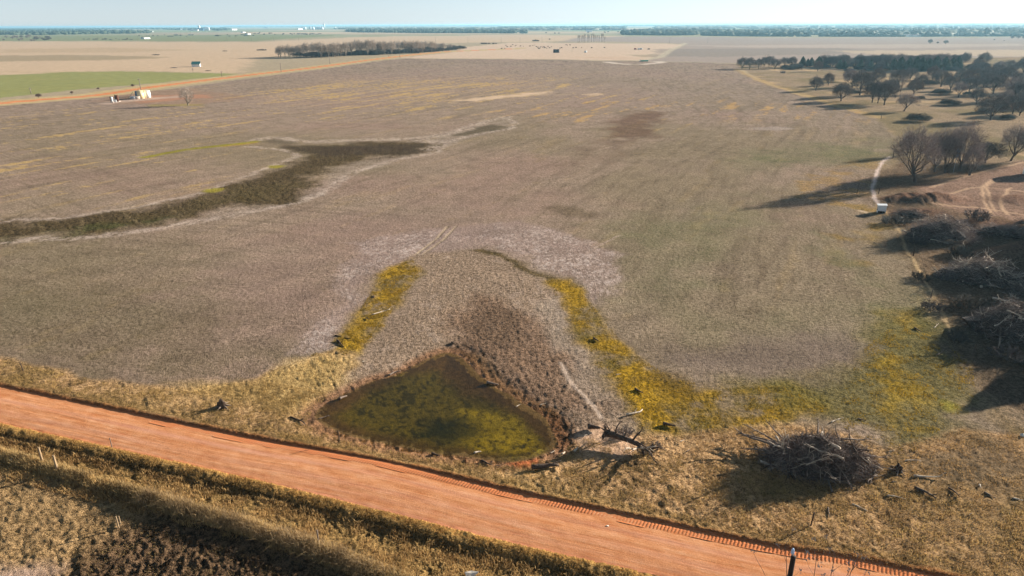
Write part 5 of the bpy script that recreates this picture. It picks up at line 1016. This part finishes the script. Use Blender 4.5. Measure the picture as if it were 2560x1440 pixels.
# stump
def stump(px, py, h, r0, label):
    p = at(px, py); r = empty('tree_stump', (p[0], p[1], zat(*p) - .03), rW.random() * 6, label, 'stump'); b = MB(); n = 16; prof = [(r0 * 1.5, 0), (r0 * 1.1, h * .3), (r0, h * .7), (r0 * .95, h)]
    b.lathe(prof, n=n); me = b.mesh('stump_body', [M['wood_dark']])
    for v in me.vertices: a = math.atan2(v.co.y, v.co.x); f = 1 + .22 * math.sin(a * 5 + 1) + .12 * math.sin(a * 9); v.co.x *= f; v.co.y *= f; v.co.z *= 1 + .25 * math.sin(a * 2)
    link('body', me, r)
    for k in range(6):
        a = k * 1.05 + rW.random() * .4; b = MB(); P, _ = sweep(rW, (math.cos(a) * r0 * .8, math.sin(a) * r0 * .8, h * .35), (math.cos(a), math.sin(a), -.2), r0 * rW.uniform(2, 3.6), 5, .15, -.05); b.tube([Vector((q.x, q.y, max(.02, q.z))) for q in P], [r0 * .3, r0 * .26, r0 * .2, r0 * .14, r0 * .1, .02], 6); link('root', b.mesh('root', [M['wood_grey']], True), r)
stump(555, 1018, .7, .34, 'dark uprooted stump on the straw verge left of the pond'); stump(2245, 1178, .55, .24, 'small pale-topped stump right of the brush pile'); stump(2075, 1170, .4, .2, 'little stump at the foot of the brush pile')
# fallen tree beside the pond
def fallen():
    a = at(1516, 1106); c = at(1600, 1124); L = math.hypot(*(c - a)); p = a; z = zat(*p)
    r = empty('fallen_tree', (p[0], p[1], z), math.atan2(*(c - a)[::-1]), 'dark fallen tree arched over the pale sand, roots at left and dead limbs at right', 'fallen tree')
    b = MB(); P = [(-.1, 0, 1.0), (.5, .05, .95), (1.3, .02, .85), (2.2, -.05, .75), (3.0, -.2, .6), (3.5, -.5, .35), (3.6, -.75, .05)]; b.tube(P, [.36, .32, .27, .24, .2, .15, .1], 10); link('trunk', b.mesh('trunk', [M['wood_dark']], True), r)
    rng = random.Random(4)
    for k in range(11):
        a_ = k * .58; b = MB(); d_ = Vector((-.5 * rng.random() - .1, math.cos(a_), math.sin(a_) + .1)); Q, _ = sweep(rng, (-.05, 0, 1.0), d_, rng.uniform(.7, 1.3), 5, .22, -.03); b.tube([Vector((q.x, q.y, max(.02, q.z))) for q in Q], [.15, .12, .09, .07, .04, .02], 6); link('root', b.mesh('root', [M['wood_dark']], True), r)
    for k, (x0, d_, L_) in enumerate([(.6, (-.5, .3, 1), 1.5), (.9, (-.2, .8, .9), 1.6), (1.6, (.3, .6, 1.1), 1.4), (2.4, (.6, .5, .8), 1.7), (3.2, (.5, -.8, .35), 1.8), (3.3, (1, -.4, .3), 2.2), (3.4, (.6, -1, .1), 2.4), (3.5, (1, .3, .5), 2.0), (2.8, (.5, -1, .2), 1.8), (3.0, (-.2, -1, .25), 1.9)]):
        b = MB(); Q, D_ = sweep(rng, (x0, -.1 if x0 < 3 else -.45, .8 if x0 < 3 else .45), d_, L_, 6, .17, -.01); Q = [Vector((q.x, q.y, max(.03, q.z))) for q in Q]; b.tube(Q, [.10 * (1 - .8 * i / 6) + .01 for i in range(7)], 6)
        for m_ in range(6): kk = rng.randint(2, 6); Q2, _ = sweep(rng, Q[kk], rdir(rng, D_[kk], R(45)), L_ * .35, 4, .25, 0); b.tube([Vector((q.x, q.y, max(.02, q.z))) for q in Q2], [.03, .025, .02, .014, .006], 4)
        link('limb', b.mesh('limb', [M['wood'] if k in (4, 9) else M['wood_dark']], True), r)
fallen()
tp('shrub2', 1560, 1088, 1064, 'thin hazy grey sapling bush just behind the fallen tree', wide=1.0)
p = at(1640, 1120); place('shrub2', p[0], p[1], .8, 'low grey twiggy bush right of the fallen tree', wide=.8)
# ------------------------------------------------------------------ brush piles
def brush_pile(px, py, a, bdim, h, rz, label, nlimb=44, ntwig=2600, seed=1, pale=.2, mt='pile_twig', group=None, tail=None, twl=(.5, 1.4)):
    p = at(px, py); z = zat(*p); r = empty('brush_pile', (p[0], p[1], z), rz, label, 'brush pile', group); rng = random.Random(seed)
    def surf(rr=None):
        t = rng.uniform(0, 6.28); q = math.sqrt(rng.random()) if rr is None else rr; x = a * q * math.cos(t); y = bdim * q * math.sin(t)
        return Vector((x, y, h * max(.0, (1 - q ** 2.2)) * (1 + .25 * math.sin(x * 1.7 + seed) * math.cos(y * 1.3)))), t, q
    for k in range(nlimb):
        c, t, q = surf(); L = rng.uniform(1.4, 3.6); az = rng.uniform(0, 6.28); d_ = Vector((math.cos(az), math.sin(az), rng.uniform(-.25, .45)))
        c = c * rng.uniform(.75, .98); P, D_ = sweep(rng, c - d_ * L / 2, d_, L, 7, .16, 0); P = [Vector((u.x, u.y, max(.05, u.z))) for u in P]; r0 = rng.choice([.05, .06, .08, .1, .13]); b = MB(); b.tube(P, [r0 * (1 - .7 * i / 7) for i in range(8)], 6)
        for m_ in range(5):
            kk = rng.randint(2, 6); Q2, _ = sweep(rng, P[kk], rdir(rng, D_[kk], R(rng.uniform(30, 60))), L * .4, 4, .22, 0); b.tube([Vector((u.x, u.y, max(.03, u.z))) for u in Q2], [r0 * .4, r0 * .33, r0 * .25, r0 * .16, .006], 4)
        link('limb', b.mesh('limb', [M['wood'] if rng.random() < pale else M['wood_dark'] if rng.random() < .6 else M['wood_grey']], True), r)
    if tail:
        for (x0, y0, z0, dx, dy, dz, L, r0) in tail:
            b = MB(); P, D_ = sweep(rng, (x0, y0, z0), (dx, dy, dz), L, 8, .09, 0); P = [Vector((u.x, u.y, max(.05, u.z))) for u in P]; b.tube(P, [r0 * (1 - .75 * i / 8) for i in range(9)], 7)
            for m_ in range(6): kk = rng.randint(3, 8); Q2, _ = sweep(rng, P[kk], rdir(rng, D_[kk], R(35)), L * .22, 4, .2, .02); b.tube([Vector((u.x, u.y, max(.03, u.z))) for u in Q2], [r0 * .35, r0 * .3, r0 * .2, r0 * .12, .006], 4)
            link('limb', b.mesh('limb', [M['wood_grey']], True), r)
    b = MB()
    for k in range(ntwig):
        c, t, q = surf(); c = c * rng.uniform(.62, 1.04); c.z = max(.03, c.z); d_ = Vector((rng.gauss(0, 1) + .6 * math.cos(t) * q, rng.gauss(0, 1) + .6 * math.sin(t) * q, rng.uniform(-.5, .9))).normalized(); L = rng.uniform(*twl); tw = rng.uniform(.008, .022)
        P, _ = sweep(rng, c, d_, L, 3, .22, .02); s_ = d_.orthogonal().normalized(); s_ = Matrix.Rotation(rng.uniform(0, 6.28), 3, d_) @ s_
        mi = 1 if rng.random() < pale * .6 else 0
        vs = []
        for i_, u in enumerate(P): ww = tw * (1 - .7 * i_ / 3); u.z = max(.02, u.z); vs += [u - s_ * ww, u + s_ * ww]
        b.add(vs, [(0, 1, 3, 2), (2, 3, 5, 4), (4, 5, 7, 6)], mi)
    o = link('twig_tangle', b.mesh('twig_tangle', [M[mt], M['pile_pale']]), r); o['kind'] = 'stuff'
    b = MB()      # packed dark litter inside
    for k in range(18):
        c, t, q = surf(rng.uniform(0, .8)); rr = min(a, bdim) * rng.uniform(.3, .45); vv = [(c.x * .8 + v[0] * rr * 1.3, c.y * .8 + v[1] * rr, max(-.05, c.z * .35 + v[2] * c.z * .35)) for v in ICO_V * (1 + .12 * nr.randn(12, 1))]; b.add(vv, [tuple(f) for f in ICO_F])
    o = link('packed_litter', b.mesh('packed_litter', [M['bark_dark']]), r); o['kind'] = 'stuff'
    return r
brush_pile(2046, 1160, 5.0, 2.9, 2.25, -.10, 'big dark brush pile of tangled branches between road and yellow grass', 110, 11000, 1, .3, tail=[(-3.4, 1.0, .9, -1, .5, .10, 3.6, .14), (-3.2, 1.2, 1.0, -1, .75, .2, 3.6, .12), (-3.0, 1.5, .8, -1, .95, .25, 3.2, .1), (-3.6, .6, .6, -1, .12, .02, 3.0, .12), (-2.4, 1.8, .9, -.6, 1, .4, 2.4, .09), (2.2, 1.6, 1.6, 1, .25, .12, 2.8, .11), (3.6, .2, .9, 1, .25, .1, 2.4, .08), (3.8, -.8, .5, 1, -.1, .1, 2.0, .07), (0.2, 1.8, 1.9, .2, .8, .7, 1.6, .1)])
GB = 'brush heaps in the yard on the right'
brush_pile(2350, 598, 6.5, 4.2, 3.9, -.25, 'large grey brush heap with white roots on top, uppermost in the yard', 50, 6500, 2, .5, 'twig', GB)
brush_pile(2455, 700, 6.2, 4.6, 3.0, -.2, 'heap of bleached white logs and brush in the yard, middle of three', 60, 5500, 3, .85, 'pile_twig', GB)
brush_pile(2535, 835, 5.6, 4.8, 3.8, .1, 'dark brush heap with pale broken trunk, lowest in the yard', 50, 6000, 4, .5, 'pile_twig', GB)
brush_pile(2500, 590, 7.0, 2.4, 2.0, -.3, 'long low line of grey brush behind the white logs', 20, 2400, 5, .3, 'twig', GB)
brush_pile(2275, 545, 3.5, 2.0, 1.2, -.6, 'small brown weedy heap left of the dirt mounds', 6, 1400, 6, .1, 'twig_brown', GB)
brush_pile(2590, 740, 4.5, 3.0, 1.8, .2, 'brush heap cut by the right picture edge', 14, 1800, 7, .3, 'pile_twig', GB)
log((2480, 748), (2590, 768), .14, 'long pale straight log lying between the yard heaps', 'wood', 1, .03); log((2452, 722), (2460, 672), .2, 'thick bleached trunk propped on the white log heap', 'wood', 1, .04); log((2425, 712), (2492, 722), .2, 'curved bleached log at the foot of the white heap', 'wood', 1, .1); log((2515, 712), (2552, 700), .16, 'bleached log pointing right at the picture edge', 'wood', 1, .05); log((2420, 700), (2424, 664), .14, 'bleached branch at the left of the white heap', 'wood', 2)
for q in [((2470, 682), (2508, 704)), ((2432, 694), (2444, 702)), ((2404, 664), (2440, 672)), ((2450, 714), (2482, 716)), ((2460, 690), (2480, 686)), ((2500, 840), (2510, 880)), ((2530, 770), (2545, 800))]: log(*q, .12, 'bleached log among the white log heap', 'wood', 1, .06, group='bleached logs on the yard heaps')
log((2362, 540), (2372, 566), .12, 'white dead root sticking up on the grey heap', 'wood', 3)
for q in [(2240, 560, 2.2), (2300, 700, 1.4), (2400, 640, 2.0), (2330, 775, 1.6), (2420, 770, 2.2), (2370, 700, 1.8), (2470, 800, 2), (2290, 610, 1.6), (2440, 560, 2.4), (2520, 900, 2), (2390, 850, 1.4)]:
    p = at(q[0], q[1]); place(rT.choice(['shrub1', 'shrub2']), p[0], p[1], q[2], 'scrubby grey weed bush among the yard heaps', 'scrub bushes among the yard heaps', wide=1.1)
# ------------------------------------------------------------------ grass as geometry
def blades(name, pts, hl, hh, wd, c1, c2, lean=.5, droop=.0, seed=3):
    rs = np.random.RandomState(seed); n = len(pts); z = terrain(pts[:, 0], pts[:, 1]) - .03; az = rs.rand(n) * 6.283; h = hl + (hh - hl) * rs.rand(n) ** 1.4; le = lean * np.abs(rs.randn(n)) * h
    wa = rs.rand(n) * 6.283; dx = np.cos(az) * le; dy = np.sin(az) * le; w_ = wd * (.6 + .8 * rs.rand(n)); ux = np.cos(wa) * w_; uy = np.sin(wa) * w_
    b = np.stack([pts[:, 0], pts[:, 1], z], -1); s_ = np.stack([ux, uy, 0 * ux], -1); m = b + np.stack([dx * .35, dy * .35, h * .6], -1); t = b + np.stack([dx, dy, h * (1 - droop * rs.rand(n))], -1)
    V = np.stack([b - s_, b + s_, m + s_ * .8, m - s_ * .8, t], 1).reshape(-1, 3); o_ = (np.arange(n) * 5)[:, None, None]
    Fa = (np.array([[0, 1, 2], [0, 2, 3], [3, 2, 4]])[None] + o_).reshape(-1, 3); k = rs.rand(n, 1); k = np.clip(k + .5 * fbm(pts[:, 0], pts[:, 1], 1.3, 2, seed)[:, None], 0, 1)
    c = lin(c1)[None] * (1 - k) + lin(c2)[None] * k; c = np.repeat(c, 5, 0)
    m_, nt, bb = mat(name + '_blade'); a_ = nd(nt, 'ShaderNodeAttribute', attribute_name='tint'); nt.links.new(a_.outputs['Color'], bb.inputs['Base Color']); bb.inputs['Roughness'].default_value = .7; bb.inputs['Specular IOR Level'].default_value = .1; tl_ = nd(nt, 'ShaderNodeBsdfTranslucent'); nt.links.new(a_.outputs['Color'], tl_.inputs[0]); ms = nd(nt, 'ShaderNodeMixShader'); ms.inputs[0].default_value = .4; nt.links.new(bb.outputs[0], ms.inputs[1]); nt.links.new(tl_.outputs[0], ms.inputs[2]); nt.links.new(ms.outputs[0], [q for q in nt.nodes if q.type == 'OUTPUT_MATERIAL'][0].inputs[0])
    link(name, np_mesh(name, V, Fa, {'tint': c}, False, [m_]), kind='stuff')
def along(P, s0, s1, n, o0, o1, seed, clump=0.0, cw=1.2):
    rs = np.random.RandomState(seed); Q, s = resample(P, .25); k = int(n * (2.2 if clump else 1.0)); t = s0 + (s1 - s0) * rs.rand(k); off = o0 + (o1 - o0) * rs.rand(k); tg = np.gradient(Q, axis=0); tg /= np.hypot(*tg.T)[:, None]
    x = np.interp(t, s, Q[:, 0]); y = np.interp(t, s, Q[:, 1]); tx = np.interp(t, s, tg[:, 0]); ty = np.interp(t, s, tg[:, 1]); pts = np.stack([x + ty * off, y - tx * off], 1)      # positive = towards the camera
    if clump: pts = pts[fbm(pts[:, 0], pts[:, 1], cw, 2, seed) + .25 * rs.randn(len(pts)) > -.1 + clump * .1][:n]
    return pts
def sL(P, px, py): Q, s = resample(P, .5); return s[np.argmin(((Q - at(px, py)) ** 2).sum(1))]
l0, l1 = sL(LO, -250, 980), sL(LO, 1900, 1500)
f0, f1 = sL(FENCE, -250, 1050), sL(FENCE, 1500, 1640)
GRC = ((214, 178, 118), (136, 104, 64))
blades('ditch_grass', along(LO, l0, l1, 42000, 1.6, 6.4, 11, 1.0), .14, .42, .016, *GRC, lean=.6, droop=.3, seed=11)
blades('roadside_grass', along(LO, l0, l1, 14000, .1, 1.3, 12, .5), .08, .22, .014, (204, 166, 100), (140, 108, 62), seed=12)
blades('tall_fence_grass', along(FENCE, f0, f1, 30000, -.9, .7, 13, .5, 2.0), .25, .65, .014, (206, 176, 120), (116, 96, 66), lean=.45, droop=.25, seed=13)
# whippy dead stems over the fence row
rsx = along(FENCE, sL(FENCE, 350, 1240), sL(FENCE, 1300, 1570), 7000, -.8, .7, 14, 2.5, 3.0); blades('fence_row_stems', rsx, .5, 1.15, .010, (190, 162, 118), (110, 90, 66), lean=.7, droop=.35, seed=14)
u0, u1 = sL(UP, -200, 925), sL(UP, 2700, 1505)
vp = along(UP, u0, u1, 90000, -9.5, -.8, 15, 1.0, .9); vp = vp[(sdpoly(vp[:, 0], vp[:, 1], VERGE, 20) < -.1) & (sdpoly(vp[:, 0], vp[:, 1], POND, 20) > .7)][:60000]
blades('verge_grass', vp, .07, .24, .013, (206, 172, 110), (126, 104, 62), lean=.8, seed=15)
rs_ = np.random.RandomState(8); bb_ = poly((2000, 1060), (3000, 1300), (2400, 1440)); lo_, hi_ = np.array([16, 36]), np.array([52, 66]); q_ = lo_ + (hi_ - lo_) * rs_.rand(90000, 2); q_ = q_[(sdpoly(q_[:, 0], q_[:, 1], VERGE, 20) < 0)]; q_ = q_[fbm(q_[:, 0], q_[:, 1], .9, 2, 44) > -.05][:36000]
blades('dry_pasture_grass', q_, .07, .26, .014, (192, 154, 98), (116, 92, 60), lean=.9, seed=16)
nfp = along(FENCE, f0, f1, 26000, 1.0, 9, 17, 1.0, .8); blades('near_field_grass', nfp, .04, .16, .013, (186, 156, 104), (108, 92, 60), lean=.8, seed=17)
# yellow growth: small mossy tufts on the two strips and the right-hand patch
yp = []
for P_ in [P2((775, 890), (855, 837), (912, 757), (962, 675), (1032, 648), (1048, 690), (985, 765), (962, 815), (880, 884)), P2((1362, 700), (1412, 700), (1445, 725), (1490, 775), (1565, 870), (1677, 945), (1815, 972), (1980, 965), (2080, 1030), (1870, 1062), (1700, 1078), (1600, 1075), (1480, 900), (1440, 820)), P2((2150, 880), (2250, 800), (2430, 900), (2440, 1000), (2260, 1150), (2080, 1060))]:
    lo_, hi_ = P_.min(0), P_.max(0); q_ = lo_ + (hi_ - lo_) * rs_.rand(90000, 2); q_ = q_[sdpoly(q_[:, 0], q_[:, 1], P_, 30) < 0]; q_ = q_[fbm(q_[:, 0], q_[:, 1], 1.1, 3, 45) > .0]; yp.append(q_[:14000])
yp = np.vstack(yp); blades('yellow_weeds', yp, .04, .16, .02, (196, 158, 52), (110, 92, 36), lean=.8, seed=18)
# dead tall weed with seed heads before the road, at the bottom edge
def weed():
    d = ray(2080, 1418); t = 40.5 / np.linalg.norm(d); T_ = d * t + np.array([0, 0, CAM_H]); zb = zat(T_[0], T_[1]); h = T_[2] - zb
    r = empty('dead_sapling', (T_[0], T_[1], zb), 0, 'pale dead sapling with dry seed clusters at the bottom edge before the red road', 'sapling'); rng = random.Random(6); b = MB(); c = MB()
    for k in range(22):
        a = rng.uniform(0, 6.28); d_ = Vector((math.cos(a) * .28, math.sin(a) * .28, 1)); P, D_ = sweep(rng, (0, 0, 0), d_, h * rng.uniform(.75, 1.02), 9, .07, .02); b.tube(P, [.05 * (1 - .85 * i / 9) + .006 for i in range(10)], 4)
        for m_ in range(7):
            kk = rng.randint(4, 9); Q, _ = sweep(rng, P[kk], rdir(rng, D_[kk], .6), h * .1, 3, .2, .05); b.tube(Q, [.012, .01, .008, .004], 3)
            for u in range(7): e = Q[-1] + Vector((rng.gauss(0, .07), rng.gauss(0, .07), rng.gauss(0, .06))); s_ = .035; c.add([e + Vector((s_, 0, 0)), e + Vector((0, s_, s_)), e + Vector((-s_, 0, 0)), e + Vector((0, -s_, -s_))], [(0, 1, 2, 3)])
    link('stems', b.mesh('stems', [M['wood_grey']]), r); link('seed_heads', c.mesh('seed_heads', [M['pile_pale']]), r)
weed()
# litter
for q, l_, s_ in [((1178, 1432), 'torn white and yellow litter bag in the ditch grass at the bottom edge', .45), ((1519, 1313), 'scrap of white litter lying on the red road', .12), ((30, 1150), 'small white scrap in the shade of the fence grass', .25), ((2558, 1092), 'pale green scrap at the right picture edge', .3), ((916, 1147), 'small pale stone on the road verge', .2)]:
    p = at(*q); b = MB(); vv = ICO_V * np.array([s_, s_ * .7, s_ * .45]) * (1 + .3 * nr.randn(12, 1)) + np.array([0, 0, s_ * .35]); b.add(vv, [tuple(f) for f in ICO_F]); o = link('litter', b.mesh('litter', [M['paper']])); o.location = (p[0], p[1], zat(*p) + (.2 if 'red road' in l_ else 0)); tag(o, l_, 'litter' if 'stone' not in l_ else 'stone')
# two white yard lamps seen in front of the large round oak
for x_ in (2443, 2450):
    p = at(x_, 168); r = empty('yard_lamp', (p[0], p[1], zat(*p)), 0, 'white lamp head on a pole by the large round oak, %s one' % ('left' if x_ == 2443 else 'right'), 'lamp'); h = hpx(x_, 168, 153); b = MB(); b.tube([(0, 0, 0), (0, 0, h)], .08, 6); link('pole', b.mesh('pole', [M['steel']]), r); b = MB(); b.box((0, 0, h), (1.2, .7, .5), taper=.7); link('lamp_head', b.mesh('lamp_head', [M['white']]), r)
#--MORE-END
# ------------------------------------------------------------------ haze
hz = bpy.data.meshes.new('haze'); a = 60000
hv = [(sx * a, sy * a, z) for z in (-30, 42) for sx, sy in ((-1, -1), (1, -1), (1, 1), (-1, 1))]
hz.from_pydata(hv, [], [(3, 2, 1, 0), (4, 5, 6, 7), (0, 1, 5, 4), (1, 2, 6, 5), (2, 3, 7, 6), (3, 0, 4, 7)])
hm = bpy.data.materials.new('haze_air'); hm.use_nodes = True; hn = hm.node_tree
for n in list(hn.nodes): hn.nodes.remove(n)
ho = hn.nodes.new('ShaderNodeOutputMaterial'); pv = hn.nodes.new('ShaderNodeVolumePrincipled'); hn.links.new(pv.outputs[0], ho.inputs['Volume'])
pv.inputs['Density'].default_value = HAZE; pv.inputs['Color'].default_value = (.42, .78, 1, 1); pv.inputs['Anisotropy'].default_value = .3
hz.materials.append(hm); link('haze', hz, kind='stuff')
